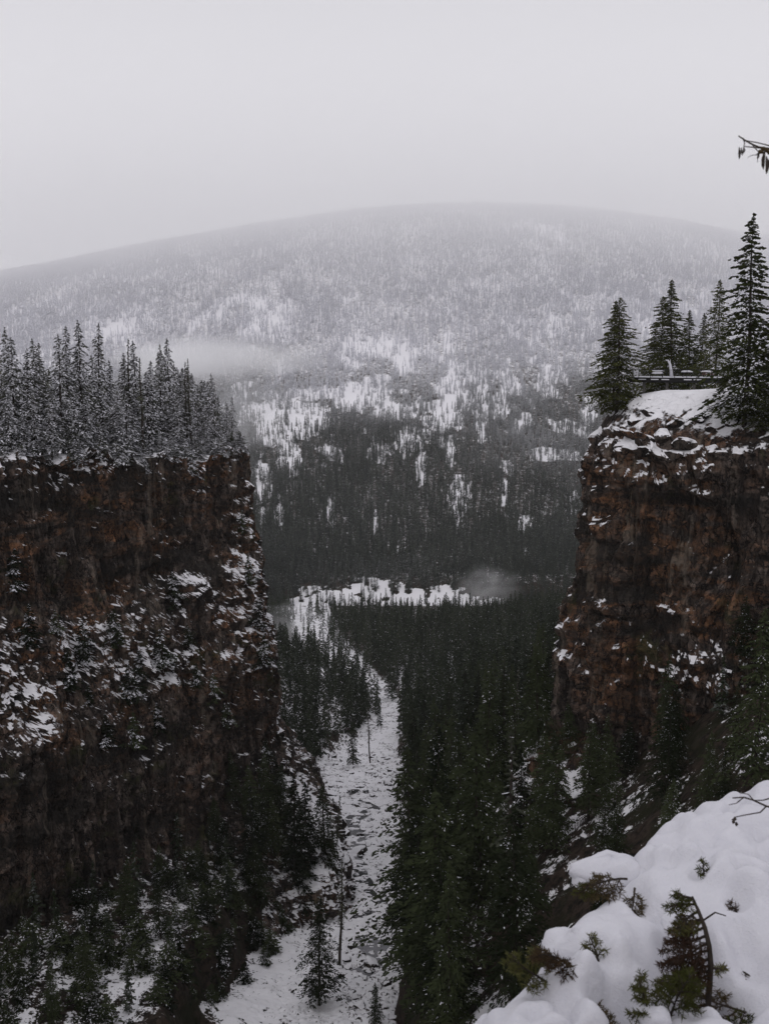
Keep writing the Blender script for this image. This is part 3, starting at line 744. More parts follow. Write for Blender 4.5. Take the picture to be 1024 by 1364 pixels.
for i, (u, v) in enumerate(spots):
    hit = cast(u, v)
    if hit is None or hit[0].y > 260: continue
    loc, n = hit; low = v > 1040
    if v < 1000: word, place = 'small snowy conifer rooted', 'on the ledges across the left cliff face'
    else: word, place = 'dark conifer rooted', 'on the steep apron at the foot of the left cliff'
    plant_tree(K_canyon if low else K_small, i, loc.x - n.x * .4, loc.y - n.y * .4, loc.z - (2.0 if low else 1.2), (rng.uniform(5, 10) if u < 250 else rng.uniform(9, 15)) if low else rng.uniform(3.5, 7.5), i * 1.7, word + ' ' + place, 'trees clinging to the left cliff', 'conifer_tree', rng.normal(0, .05), 1.35 if low else 1.2)
for i, (u, v) in enumerate([(960, 1010), (925, 1035), (870, 1060), (835, 1020), (1000, 1000), (790, 1010), (760, 985), (735, 1010), (900, 990), (975, 940), (1015, 900), (990, 850)]):
    hit = cast(u, v)
    if hit is None: continue
    loc, n = hit
    plant_tree(K_canyon, i + 3, loc.x + n.x * .2, loc.y + n.y * .2, loc.z - 3.5, rng.uniform(6, 12), i * 1.7, 'short dark conifer at the foot of the right cliff', 'trees below the right cliff', 'conifer_tree', 0, 1.4)

# ------------------------------------------------------------------ forests that read as one mass
def proto_collection(name, specs, mat):
    cn = bpy.data.collections.new(name)
    for i, (sd, kw) in enumerate(specs):
        tb, V, Fc, MI = conifer(sd, **kw)
        o = bpy.data.objects.new('conifer', mesh_np('conifer', V, Fc, [mat, M_snow], MI)); cn.objects.link(o)
    return cn
far_c = proto_collection('far_conifers', [(700 + i, dict(h=20, base=.04, wid=w, nb=44, ns=6, size=1.35, snow=.02, droop=.3, ragged=.25, snowsize=.7)) for i, w in enumerate((2.3, 2.6, 3.0, 2.1))], M_far)
mid_c = proto_collection('valley_conifers', [(720 + i, dict(h=20, base=.06, wid=w, nb=60, ns=10, size=.95, snow=.015, droop=.4, ragged=.28, snowsize=.8)) for i, w in enumerate((2.8, 3.2, 3.6, 2.5))], M_mid)
pla_c = proto_collection('clifftop_conifers', [(740 + i, dict(h=20, base=.1, wid=w, nb=60, ns=12, size=.8, snow=.5, droop=.5, ragged=.3)) for i, w in enumerate((2.8, 3.2))], M_needle_grey)
def forest(name, pts, hs, coll, label):
    m = bpy.data.meshes.new(name); n = len(pts)
    m.vertices.add(n); m.vertices.foreach_set('co', np.asarray(pts, np.float32).ravel())
    a = m.attributes.new('tree_scale', 'FLOAT', 'POINT'); a.data.foreach_set('value', (np.asarray(hs) / 20).astype(np.float32))
    a = m.attributes.new('tree_turn', 'FLOAT', 'POINT'); a.data.foreach_set('value', rng.uniform(0, 6.28, n).astype(np.float32))
    a = m.attributes.new('tree_pick', 'INT', 'POINT'); a.data.foreach_set('value', rng.integers(0, 99, n).astype(np.int32))
    m.update()
    o = link(name, m)
    g = bpy.data.node_groups.new(name, 'GeometryNodeTree')
    g.interface.new_socket('Geometry', in_out='INPUT', socket_type='NodeSocketGeometry'); g.interface.new_socket('Geometry', in_out='OUTPUT', socket_type='NodeSocketGeometry')
    gi, go = g.nodes.new('NodeGroupInput'), g.nodes.new('NodeGroupOutput')
    ip = g.nodes.new('GeometryNodeInstanceOnPoints'); ci = g.nodes.new('GeometryNodeCollectionInfo')
    ci.inputs['Collection'].default_value = coll; ci.inputs['Separate Children'].default_value = True; ci.inputs['Reset Children'].default_value = True
    ip.inputs['Pick Instance'].default_value = True
    def att(nm, ty):
        q = g.nodes.new('GeometryNodeInputNamedAttribute'); q.data_type = ty; q.inputs['Name'].default_value = nm; return q.outputs['Attribute']
    cx = g.nodes.new('ShaderNodeCombineXYZ'); g.links.new(att('tree_turn', 'FLOAT'), cx.inputs[2])
    L = g.links.new
    L(gi.outputs[0], ip.inputs['Points']); L(ci.outputs[0], ip.inputs['Instance']); L(att('tree_pick', 'INT'), ip.inputs['Instance Index'])
    L(cx.outputs[0], ip.inputs['Rotation']); L(att('tree_scale', 'FLOAT'), ip.inputs['Scale']); L(ip.outputs[0], go.inputs[0])
    md = o.modifiers.new('trees', 'NODES'); md.node_group = g
    return tag(o, label, 'forest', kind='stuff')

rest = canyon[NI:]
forest('valley_forest', [(t[0], t[1], t[2] - .3) for t in rest], [t[3] for t in rest], mid_c, 'dark conifer forest filling the valley floor beyond the near canyon trees')
c = np.stack([rng.uniform(-330, -30, 5000), rng.uniform(130, 420, 5000)], -1)
c = c[(c[:, 0] < np.interp(c[:, 1], XL[:, 1], XL[:, 0]) - 42) & (c[:, 0] > np.interp(c[:, 1], XL[:, 1], XL[:, 0]) - 120) & (proj(c[:, 0], c[:, 1], -18 + 0 * c[:, 0])[0] > -60)]
c = min_dist_fill([tuple(q) for q in c], lambda p: 5.0)
pz = [(x, y, drop(cl, x, y)) for x, y in c]; pz = [q for q in pz if q[2] is not None]
forest('clifftop_forest', pz, rng.uniform(13, 21, len(pz)), pla_c, 'back of the snowy conifer wood on the left clifftop')

# mountain forest
n = 800000
yy = np.sqrt(rng.uniform(990 ** 2, 3950 ** 2, n) ) * 1.0
yy[:90000] = np.sqrt(rng.uniform(990 ** 2, 1500 ** 2, 90000)); xx = rng.uniform(-.47, .47, n) * yy
zz = mountain_z(xx, yy); cm = clearing(xx, yy, zz)
keepp = np.interp(yy, [990, 1080, 1300, 1700, 2200, 3000, 3950], [.10, .055, .032, .024, .020, .017, .014])      # trees per square metre
dens_c = (n - 90000) / (.94 * (3950 ** 2 - 990 ** 2) / 2) + np.where(yy < 1500, 90000 / (.94 * (1500 ** 2 - 990 ** 2) / 2), 0)
pr = keepp / dens_c * (1 - .72 * sstep(cm, .1, .9)) * (.55 + .45 * sstep(fbm(xx / 70, yy / 120, 5, 3), -.3, .2))
pr = np.where((yy > 984) & (yy < 1036) & (cm > .5), pr * .35, pr)
sel = rng.uniform(0, 1, n) < pr
pts = np.stack([xx, yy, zz - .3], -1)[sel]; hs = rng.uniform(10, 22, sel.sum()) * np.interp(pts[:, 1], [1000, 2000, 3900], [1.05, 1.0, 1.15])
hs = np.where((pts[:, 1] < 1040), hs * .72, hs) * np.interp(pts[:, 1], [1600, 2600], [1, .82])
print('mountain trees', len(pts), 'canyon', len(canyon), [int(((pts[:,1]>a)&(pts[:,1]<b)).sum()) for a,b in ((985,1000),(1000,1022),(1022,1060),(1060,1200))], pts[:3])
forest('mountain_forest', pts, hs, far_c, 'frosted conifer forest covering the whole mountainside')

# ------------------------------------------------------------------ boulders in the creek bed
def boulder_mesh(seed):
    import bmesh
    bm = bmesh.new(); bmesh.ops.create_icosphere(bm, subdivisions=3, radius=1)
    r = np.random.default_rng(seed); planes = r.normal(0, 1, (9, 3)); planes /= np.linalg.norm(planes, axis=1)[:, None]
    for v in bm.verts:
        c = np.array(v.co)
        for p in planes:
            d = c @ p
            if d > .62: c = c - p * (d - .62)
        c = c * (1 + .12 * float(fbm(c[0] * 1.7 + seed, c[1] * 1.7, c[2] * 1.7, 3)))
        v.co = Vector(c * np.array([1.25, 1, .72]))
    m = bpy.data.meshes.new('boulder'); bm.to_mesh(m); bm.free()
    m.materials.append(M_boulder)
    at = m.attributes.new('snow', 'FLOAT', 'POINT')
    return m
BM = [boulder_mesh(i) for i in range(7)]
bs = []
for _ in range(900):
    y = rng.uniform(140, 400); x = float(xc(y)) + rng.uniform(-1, 1) * (float(wc(y)) + 1)
    bs.append((x, y))
bs = min_dist_fill(bs, lambda p: 2.0 + .004 * p[1])[:170]
for i, (x, y) in enumerate(bs):
    s = rng.uniform(.45, 1.0) * (1 + (rng.uniform() < .15) * rng.uniform(.3, 1.1)) * (1 + (y - 140) / 600)
    o = link('boulder', BM[i % 7]); o.location = (x, y, float(ground_z(x, y)) + .1 * s); o.rotation_euler = (rng.normal(0, .2), rng.normal(0, .2), rng.uniform(0, 6.28)); o.scale = (s, s, s)
    w = 'big' if s > 1.2 else ('small' if s < .7 else 'rounded')
    a = float(x - xc(y))
    pl_ = ('near the left edge' if a < -3 else 'near the right edge' if a > 3 else 'in the middle')
    q_ = 'low in the picture' if y < 190 else ('by the open pools' if y < 300 else 'on the upper flat')
    tag(o, w + ' snowy boulder ' + pl_ + ' of the creek bed ' + q_, 'boulder', 'snow-capped boulders in the creek bed')

# ------------------------------------------------------------------ viewing platform
a, b_ = P(834, 503, 152), P(972, 503, 147)
dz = -3.15; x0, x1 = a.x, b_.x; L_ = x1 - x0; rz = math.atan2(b_.y - a.y, L_)
vp = empty('viewing_platform', (x0, a.y, dz), rz)
tag(vp, 'dark steel viewing deck with railing perched on the right clifftop', 'viewing platform')
mb = MB(); mb.box((L_ / 2, 4, -.11), (L_, 8, .12)); link('deck', mb.mesh('deck', [M_steel]), vp)
mb = MB(); mb.box((L_ / 2, 4, -.001), (L_ - .3, 7.8, .09)); link('snow_cover', mb.mesh('snow_cover', [M_snow]), vp)
for y_ in (.15, 3.6, 7.6):
    mb = MB(); mb.box((L_ / 2, y_, -.46), (L_, .16, .56)); mb.box((L_ / 2, y_, -.20), (L_, .34, .06)); mb.box((L_ / 2, y_, -.76), (L_, .34, .05)); link('beam', mb.mesh('beam', [M_steel]), vp)
for k, t in enumerate((.18, .42, .70, .97)):
    mb = MB(); hgt = 4.2 if t < .3 else 2.6
    mb.box((L_ * t, 1.2, -.80 - hgt / 2), (.40, .40, hgt)); mb.box((L_ * t, 1.2, -.82), (.6, .6, .05)); link('support_column', mb.mesh('support_column', [M_concrete]), vp)
mb = MB()
for t in np.linspace(.03, .97, 8): mb.box((L_ * t, 4, -.30), (.12, 7.7, .22))
link('cross_beam', mb.mesh('cross_beam', [M_steel]), vp)
npst = 9
rl = MB()
rl.box((L_ / 2, .06, 1.08), (L_, .07, .06)); rl.box((L_ / 2, .06, .16), (L_, .04, .04)); rl.box((L_ / 2, 7.94, 1.08), (L_, .07, .06)); rl.box((.05, 4, 1.08), (.07, 7.9, .06))
railing = link('railing', rl.mesh('railing', [M_steel]), vp)
for i in range(npst):
    for yb in (.06, 7.94):
        mb = MB(); mb.box((.05 + (L_ - .1) * i / (npst - 1), yb, .50), (.08, .08, 1.1)); mb.box((.05 + (L_ - .1) * i / (npst - 1), yb, 1.13), (.11, .11, .03)); link('post', mb.mesh('post', [M_steel]), railing)
wr = MB()
for i in range(6): wr.tube([(0, .06, .3 + i * .12), (L_, .06, .3 + i * .12)], [.008, .008], 4)
for i in range(60): wr.tube([(L_ * (i + .5) / 60, .06, .14), (L_ * (i + .5) / 60, .06, 1.06)], [.006, .006], 4)
link('rail_mesh', wr.mesh('rail_mesh', [M_steel]), railing)
for t in (.13, .26, .37, .60, .70):
    mb = MB(); mb.box((L_ * t + .5, -.06, -.32), (1.1, .07, .14)); link('snow_ridge', mb.mesh('snow_ridge', [M_snow]), vp)

def on_deck(t, y): c_, s_ = math.cos(rz), math.sin(rz); return Vector((x0 + c_ * L_ * t - s_ * y, a.y + s_ * L_ * t + c_ * y, dz + .046))
# bench with a snow cushion
bn = empty('bench', on_deck(.31, 2.2), rz); tag(bn, 'snow-covered bench on the left half of the viewing deck', 'bench')
mb = MB(); mb.box((0, 0, .43), (1.7, .45, .06)); link('seat', mb.mesh('seat', [M_barkgrey]), bn)
mb = MB(); mb.box((0, .22, .68), (1.7, .05, .34)); link('backrest', mb.mesh('backrest', [M_barkgrey]), bn)
for s in (-.7, .7):
    mb = MB(); mb.box((s, 0, .2), (.08, .4, .40)); mb.box((s, .17, .6), (.07, .05, .40)); link('leg', mb.mesh('leg', [M_steel]), bn)
def snow_lump(name, dims, seed, parent=None, loc=(0, 0, 0)):
    nu, nv = 28, 12
    V = []
    for i in range(nv):
        t = i / (nv - 1) * math.pi / 2 * 1.12
        for j in range(nu):
            w = 2 * math.pi * j / nu
            q = np.array([math.cos(w), math.sin(w)]); q = np.sign(q) * np.abs(q) ** .75
            d = 1 + .28 * float(fbm(q[0] * 1.6 + seed, q[1] * 1.6, t * 1.3, 3))
            V.append((q[0] * dims[0] * math.sin(t) * d, q[1] * dims[1] * math.sin(t) * d, dims[2] * math.cos(t) * d))
    f = []
    for i in range(nv - 1):
        for j in range(nu): f.append([i * nu + j, i * nu + (j + 1) % nu, (i + 1) * nu + (j + 1) % nu, (i + 1) * nu + j][::-1])
    o = link(name, mesh_np(name, np.array(V), np.array(f), [M_snow], None, True), parent); o.location = loc
    return o
snow_lump('snow_cover', (.85, .26, .28), 1, bn, (0, .02, .47)); snow_lump('snow_cover', (.85, .09, .18), 4, bn, (0, .22, .84))
# picnic table
pt = empty('picnic_table', on_deck(.83, 2.6), rz + .1); tag(pt, 'picnic table with red benches under snow at the right end of the deck', 'table')
mb = MB(); mb.box((0, 0, .72), (1.8, .75, .06)); link('tabletop', mb.mesh('tabletop', [M_red]), pt)
for s in (-.65, .65):
    mb = MB(); mb.box((0, s, .43), (1.8, .25, .05)); link('seat', mb.mesh('seat', [M_red]), pt)
for s in (-.6, .6):
    mb = MB(); mb.tube([(s, -.6, 0), (s, -.15, .72)], [.035, .035]); mb.tube([(s, .6, 0), (s, .15, .72)], [.035, .035]); mb.box((s, 0, .38), (.06, 1.3, .05)); link('leg', mb.mesh('leg', [M_steel]), pt)
snow_lump('snow_cover', (.9, .38, .2), 2, pt, (0, 0, .75))
# interpretive panel under snow
ip_ = empty('information_panel', on_deck(.62, 1.6), rz); tag(ip_, 'low slanted information panel under a snow mound mid deck', 'sign')
mb = MB(); mb.box((0, 0, .72), (1.6, .6, .05), 0, 0, 0, Matrix.Rotation(.35, 4, 'X')); link('panel', mb.mesh('panel', [M_steel]), ip_)
for s in (-.6, .6): mb = MB(); mb.box((s, 0, .33), (.08, .08, .68)); mb.box((s, 0, .02), (.2, .2, .03)); link('leg', mb.mesh('leg', [M_steel]), ip_)
snow_lump('snow_cover', (.8, .3, .22), 3, ip_, (0, 0, .74))
mb = MB(); mb.tube([(0, 0, 0), (0, 0, 3.4)], [.045, .035], 8); mb.box((0, 0, .02), (.25, .25, .03)); mb.tube([(0, 0, 3.4), (.25, 0, 3.48)], [.03, .03])
o = link('pole', mb.mesh('pole', [M_barkgrey]), None); o.location = on_deck(.79, 3.2); tag(o, 'thin bare pole rising from the right part of the viewing deck', 'pole')
# dead stump plastered with snow through the deck
mb = MB(); mb.tube([(.25, 0, -.3), (.12, 0, .9), (-.10, 0, 1.9), (-.45, 0, 2.45), (-.8, 0, 2.5)], [.28, .22, .17, .12, .05], 10); mb.tube([(-.1, 0, 1.9), (-.05, .1, 2.6)], [.08, .03], 6)
o = link('snowy_snag', mb.mesh('snowy_snag', [M_snow], True)); o.location = on_deck(.44, 2.8); tag(o, 'crooked snow-plastered dead trunk standing in the middle of the deck', 'dead tree')

# fallen logs and bare shrubs on the clifftops
def log(pts, rads, label):
    c0 = Vector(pts[0]); mb = MB()
    n = 10; pp, rr_ = [], []
    for i in range(n):
        t = i / (n - 1) * (len(pts) - 1); k = min(int(t), len(pts) - 2); f = t - k
        pp.append(Vector(pts[k]).lerp(Vector(pts[k + 1]), f) - c0 + Vector((0, 0, .05 * math.sin(i * 1.7)))); rr_.append(rads[0] + (rads[1] - rads[0]) * i / (n - 1))
    mb.tube(pp, rr_, 8); 
    for i in range(2, n - 1, 2): mb.tube([pp[i], pp[i] + Vector((random.uniform(-.4, .4), random.uniform(-.5, .2), random.uniform(.2, .7)))], [.03, .01], 5)
    e = empty('fallen_log', c0); tag(e, label, 'log'); link('trunk', mb.mesh('trunk', [M_barkgrey], True), e)
    sb = MB(); sb.tube([p + Vector((0, 0, rr_[i] * .75)) for i, p in enumerate(pp)], [r_ * .8 for r_ in rr_], 8); link('snow', sb.mesh('snow', [M_snow], True), e)
def clifftop(u, v):
    h_ = cast(u, v); return h_[0] if h_ else P(u, v, 190)
log([clifftop(92, 596) + Vector((0, 0, .4)), clifftop(168, 602) + Vector((0, 0, .4))], (.25, .16), 'long fallen log lying in snow along the left cliff rim')
log([clifftop(178, 609) + Vector((0, 0, .5)), clifftop(205, 612) + Vector((0, 0, .5))], (.2, .12), 'short fallen log right of the long one on the left cliff rim')

def bare_shrub(loc, h, n, label, seed, mat=None, name='bare_shrub'):
    r = random.Random(seed); mb = MB()
    def grow(p, d, l, rad, dep):
        q = p + d * l; mid = p + d * l * .5 + Vector((r.gauss(0, .04), r.gauss(0, .04), r.gauss(0, .03))) * l
        mb.tube([p, mid, q], [rad, rad * .8, rad * .6], 5)
        if dep > 0:
            for _ in range(3):
                nd = (d + Vector((r.gauss(0, .5), r.gauss(0, .5), r.gauss(0, .35)))).normalized(); grow(p.lerp(q, r.uniform(.4, 1)), nd, l * .62, rad * .55, dep - 1)
    for i in range(n):
        w = r.uniform(0, 6.28); grow(Vector((0, 0, -.15)), Vector((math.cos(w) * .6, math.sin(w) * .6, 1)).normalized(), h * .45, h * .012, 3)
    e = empty(name, loc); tag(e, label, 'shrub'); link('branches', mb.mesh('branches', [mat or M_bark]), e)
for i, (u, v, h_, lab) in enumerate([(946, 547, 1.3, 'dark bare shrub sticking out of the snow slope below the deck'), (915, 531, .7, 'tiny dark shrub on the snow close under the deck'), (960, 552, 1.0, 'small bare shrub right of the bigger one on the snow slope'),
                                      (882, 552, 1.0, 'low bare shrub beside bare rocks on the snow slope'), (850, 575, 1.3, 'scraggly bare shrub at the lower left of the snow slope')]):
    h2 = cast(u, v)
    if h2: bare_shrub(h2[0], h_, 6, lab, i + 3)
rocks = [(868, 548, 1.2), (900, 560, 1.4), (925, 556, 1.2), (845, 560, 1.1), (940, 552, .9), (880, 575, 1.5), (912, 585, 1.6), (950, 570, 1.0), (975, 560, 1.2), (835, 590, 1.3), (860, 595, 1.5), (896, 600, 1.4)]
for i, (u, v, s) in enumerate(rocks):
    h2 = cast(u, v)
    if not h2: continue
    o = link('boulder', BM[i % 7]); o.location = h2[0] - Vector((0, 0, .35 * s)); o.scale = (s * 1.2, s, s * .9); o.rotation_euler = (.2, .1, i)
    tag(o, 'dark rock poking through the snow slope below the viewing deck', 'rock', 'rocks on the snow slope below the deck')

# ------------------------------------------------------------------ foreground snow bank
EDGE = [(-6, 1.2), (-3, 2.6), (-1.2, 3.55), (-.2, 4.0), (.28, 4.35), (.78, 4.75), (.93, 5.1), (1.22, 5.55), (1.68, 6.15), (2.1, 6.5), (2.85, 7.0), (4.5, 7.7), (8, 8.6)]
es = spline(EDGE, 12)
def bank_h(x, y, lumps=True):
    ye = np.interp(x, es[:, 0], es[:, 1]); d = ye - y
    # distance to the edge measured across it
    d = d * .72
    z = -1.75 - 1.35 * sstep(y, .2, 4.0) - .04 * np.maximum(y - 4, 0)
    z = z + .10 * np.clip(x - 1.2, -1, 3) * sstep(y, 2, 5)
    z = z - np.where(d < .35, 1.6 * (.35 - d) ** 2 + .35 * np.maximum(-d, 0), 0) - np.where(d < -.6, (-d - .6) * 1.0, 0)
    return z
r2 = np.random.default_rng(5)
cell_n = 300
PX = r2.uniform(-1.5, 5.5, cell_n); PY = r2.uniform(1.5, 8.5, cell_n); PR = .07 + .22 * r2.uniform(0, 1, cell_n) ** 1.6; PH = PR * r2.uniform(.45, .95, cell_n)
HOLES = [(912, 1208, .13, .16), (920, 1240, .15, .24), (928, 1272, .17, .30), (925, 1292, .20, .30), (800, 1168, .16, .22), (835, 1172, .12, .20), (868, 1336, .17, .22), (985, 1328, .11, .18), (935, 1160, .06, .08), (984, 1192, .06, .10), (862, 1192, .10, .12), (890, 1195, .10, .12), (800, 1285, .10, .16), (740, 1300, .13, .2), (1010, 1275, .2, .22), (960, 1285, .16, .14), (1000, 1238, .10, .12), (830, 1330, .13, .18), (806, 1338, .08, .1), (980, 1220, .08, .1), (880, 1300, .10, .15), (820, 1205, .08, .08)]
gx = np.arange(-1.6, 5.2, .021); gy = np.arange(1.2, 8.8, .026)
GX, GY = np.meshgrid(gx, gy)
wxx = GX + .05 * fbm(GX * 3, GY * 3, 1, 2); wyy = GY + .05 * fbm(GX * 3, GY * 3, 8, 2)
H = bank_h(GX, GY); acc = np.zeros_like(H)
for px_, py_, pr_, ph_ in zip(PX, PY, PR, PH):
    i0, i1 = np.searchsorted(gx, [px_ - pr_ - .1, px_ + pr_ + .1]); j0, j1 = np.searchsorted(gy, [py_ - pr_ - .1, py_ + pr_ + .1])
    if i1 <= i0 or j1 <= j0: continue
    q = ((wxx[j0:j1, i0:i1] - px_) ** 2 + (wyy[j0:j1, i0:i1] - py_) ** 2) / pr_ ** 2
    dome = ph_ * np.sqrt(np.clip(1 - q, 0, 1)) ** .9
    acc[j0:j1, i0:i1] = np.maximum(acc[j0:j1, i0:i1], dome * (.6 + .4 * float(vnoise(px_ * 1.3, py_ * 1.3, 3))))
k_ = np.array([1, 2, 3, 2, 1.]); k_ /= k_.sum()
for _ in range(2):
    acc = np.apply_along_axis(lambda m_: np.convolve(m_, k_, 'same'), 0, acc); acc = np.apply_along_axis(lambda m_: np.convolve(m_, k_, 'same'), 1, acc)
sm = np.zeros_like(H)
for px_, py_, pr_ in zip(r2.uniform(-1.5, 5.1, 3800), r2.uniform(2.2, 8.6, 3800), r2.uniform(.03, .11, 3800)):
    if vnoise(px_ * .9, py_ * .9, 11.5) < -.15: continue
    i0, i1 = np.searchsorted(gx, [px_ - pr_ - .03, px_ + pr_ + .03]); j0, j1 = np.searchsorted(gy, [py_ - pr_ - .03, py_ + pr_ + .03])
    if i1 <= i0 or j1 <= j0: continue
    q = ((wxx[j0:j1, i0:i1] - px_) ** 2 + (wyy[j0:j1, i0:i1] - py_) ** 2) / pr_ ** 2
    sm[j0:j1, i0:i1] = np.maximum(sm[j0:j1, i0:i1], 1.0 * pr_ * np.sqrt(np.clip(1 - q, 0, 1)))
k3 = np.array([1, 2, 1.]) / 4
sm = np.apply_along_axis(lambda m_: np.convolve(m_, k3, 'same'), 0, sm); sm = np.apply_along_axis(lambda m_: np.convolve(m_, k3, 'same'), 1, sm)
H = H + sm * 1.1
H = H + acc * .95 + .11 * fbm(GX * 1.4, GY * 1.4, 2, 3)
def bank_pt(u, v):
    best = None
    for D in np.arange(3.2, 8, .02):
        q = P(u, v, D)
        if q.z < float(bank_h(q.x, q.y)) + .06: return q
    return P(u, v, 6)
hole_pts = []
for (u, v, rad, dep) in HOLES:
    q = bank_pt(u, v); hole_pts.append((q, rad, dep))
    g = np.exp(-(((GX - q.x) / rad) ** 2 + ((GY - q.y) / (rad * 1.3)) ** 2) ** 1.4)
    H = H - dep * g * .8
for px_, py_, pr_ in zip(r2.uniform(-1.2, 4.6, 420), r2.uniform(2.4, 8.2, 420), r2.uniform(.022, .06, 420)):
    i0, i1 = np.searchsorted(gx, [px_ - 3 * pr_, px_ + 3 * pr_]); j0, j1 = np.searchsorted(gy, [py_ - 3 * pr_, py_ + 3 * pr_])
    if i1 <= i0 or j1 <= j0: continue
    H[j0:j1, i0:i1] -= pr_ * 1.0 * np.exp(-((GX[j0:j1, i0:i1] - px_) ** 2 + (GY[j0:j1, i0:i1] - py_) ** 2) / pr_ ** 2)
bmesh_ = mesh_np('snow_bank', np.stack([GX, GY, H], -1).reshape(-1, 3), grid_faces(*GX.shape), [M_snowbank], None, True)
tag(link('snow_bank', bmesh_), 'lumpy pillowed fresh snow bank in the near right foreground', 'snow', kind='structure')
def bank_z(x, y):
    i = int(np.clip(np.searchsorted(gx, x), 0, len(gx) - 1)); j = int(np.clip(np.searchsorted(gy, y), 0, len(gy) - 1)); return float(H[j, i])
# ground the photographer stands on
gx2 = np.linspace(-14, 16, 80); gy2 = np.linspace(-14, 9.5, 70); A, B = np.meshgrid(gx2, gy2)
HH = np.where((A > -1.6) & (A < 5.2) & (B > 1.2), bank_h(A, B) - .5, bank_h(A, B)) ; HH = np.where(B < 0, -1.75 + .15 * fbm(A, B, 3, 3), HH) - .03
tag(link('viewpoint_ground', mesh_np('viewpoint_ground', np.stack([A, B, HH], -1).reshape(-1, 3), grid_faces(*A.shape), [M_snowbank], None, True)), 'snowy ground at the viewpoint', 'ground', kind='structure')

# ------------------------------------------------------------------ evergreen boughs poking out of the bank
M_bough = foliage_mat('bough_needles', (.050, .055, .018), (.105, .100, .040), None, 9)
M_bough_brown = foliage_mat('dry_bough_needles', (.050, .030, .022), (.085, .066, .034), None, 9)
def bough(loc, direc, length, seed, label, nside=7, mat=None, snow=True, name='evergreen_shrub', spread=.9):
    r = random.Random(seed); st = MB(); V, Fc = [], []
    e = empty(name, loc); tag(e, label, 'shrub')
    d0 = Vector(direc).normalized()
    def needle(p, d, l, w):
        s_ = d.cross(Vector((r.gauss(0, 1), r.gauss(0, 1), r.gauss(0, 1)))).normalized() * w
        i = len(V); V.extend([p - s_, p + s_, p + d * l + s_ * .4, p + d * l - s_ * .4]); Fc.append([i, i+1, i+2, i+3])
    def twig(p, d, l, rad, dep):
        pts = [p]; dd = d.copy(); n_ = 7
        for i in range(n_):
            dd = (dd + Vector((r.gauss(0, .08), r.gauss(0, .08), r.gauss(0, .08) - .05))).normalized(); pts.append(pts[-1] + dd * l / n_)
        st.tube(pts, [rad * (1 - .8 * i / n_) for i in range(n_ + 1)], 5)
        m_ = int(l * (250 if dep < 2 else 80))
        for i in range(m_):
            t = r.uniform(.1, 1) * n_; k = min(int(t), n_ - 1); q = pts[k].lerp(pts[k + 1], t - k); td = (pts[k + 1] - pts[k]).normalized()
            side = td.cross(Vector((r.gauss(0, 1), r.gauss(0, 1), r.gauss(0, 1)))).normalized()
            needle(q, (td * .7 + side).normalized(), r.uniform(.018, .032), .0028)
        if dep:
            for i in range(nside):
                t = (.15 + .8 * i / nside) * n_; k = min(int(t), n_ - 1); q = pts[k].lerp(pts[k + 1], t - k); td = (pts[k + 1] - pts[k]).normalized()
                sgn = 1 if i % 2 else -1
                side = (td.cross(Vector((0, 0, 1))).normalized() * sgn + Vector((0, 0, r.gauss(-.1, .25)))).normalized()
                twig(q, (td * .8 + side * spread).normalized(), l * .5 * (1 - .5 * i / nside), rad * .5, dep - 1)
    twig(Vector((0, 0, 0)), d0, length, .008, 2)
    link('branches', st.mesh('branches', [M_bark]), e)
    link('needles', mesh_np('needles', np.array([tuple(q) for q in V]), np.array(Fc), [mat or M_bough]), e)
    return e
def at_bank(u, v, dz_=.0):
    q = bank_pt(u, v); return Vector((q.x, q.y, bank_z(q.x, q.y) + dz_))
BO = [
 (880, 1215, (-.9, .1, .1), .20, 'small green sprig poking left from the snow above the dark hollow', 5, None),
 (835, 1168, (-1, -.1, .05), .30, 'brown-green bough under the overhanging snow pillow at the bank tip', 8, M_bough_brown),
 (800, 1172, (-.8, -.3, .05), .18, 'green bough tip under the left end of the overhanging snow pillow', 6, None),
 (845, 1180, (-.2, -.4, -.2), .2, 'dark drooping twig below the overhanging snow pillow', 6, M_bough_brown),
 (745, 1300, (-.4, -.2, .5), .22, 'olive bough sticking out at the lower left edge of the bank', 7, None),
 (730, 1330, (-.6, -.2, .5), .26, 'yellowish bough lowest on the left edge of the bank', 7, None),
 (870, 1352, (-.1, .2, .7), .26, 'green evergreen spray at the bottom edge of the bank', 8, None),
 (850, 1362, (-.5, .2, .6), .26, 'brown evergreen spray beside the green one at the bottom edge', 8, M_bough_brown),
 (808, 1342, (-.2, .3, .5), .12, 'tiny green sprig in a snow dimple near the bottom edge', 5, None),
 (985, 1336, (0, .3, .6), .15, 'green sprig in a round hole at the lower right of the bank', 6, None),
 (938, 1165, (0, .2, .5), .10, 'small sprig in the uppermost dimple of the bank', 5, None),
 (800, 1290, (-.3, .3, .5), .16, 'dark sprig in the hollow on the left flank of the bank', 6, None),
 (1000, 1282, (-.8, .3, .2), .34, 'low bough lying along the snow trench at the right frame edge', 8, M_bough_brown),
 (975, 1285, (-.8, -.1, .2), .26, 'brown-green bough at the left end of the snow trench', 7, None),
 (1002, 1245, (-.4, .2, .3), .12, 'small dark sprig between snow lumps near the right edge', 5, M_bough_brown),
 (985, 1198, (-.3, .2, .5), .10, 'short twig in a dimple beside the black arching twig', 4, M_bough_brown),
 (890, 1350, (.1, .1, .8), .28, 'bushy olive spray right at the bottom edge of the bank', 9, None),
 (760, 1310, (-.5, -.3, .4), .26, 'brown bough sagging off the lower left edge of the bank', 8, M_bough_brown),
 (865, 1198, (-.5, .2, .4), .14, 'pale green sprig left of the dark hollow', 6, None)]
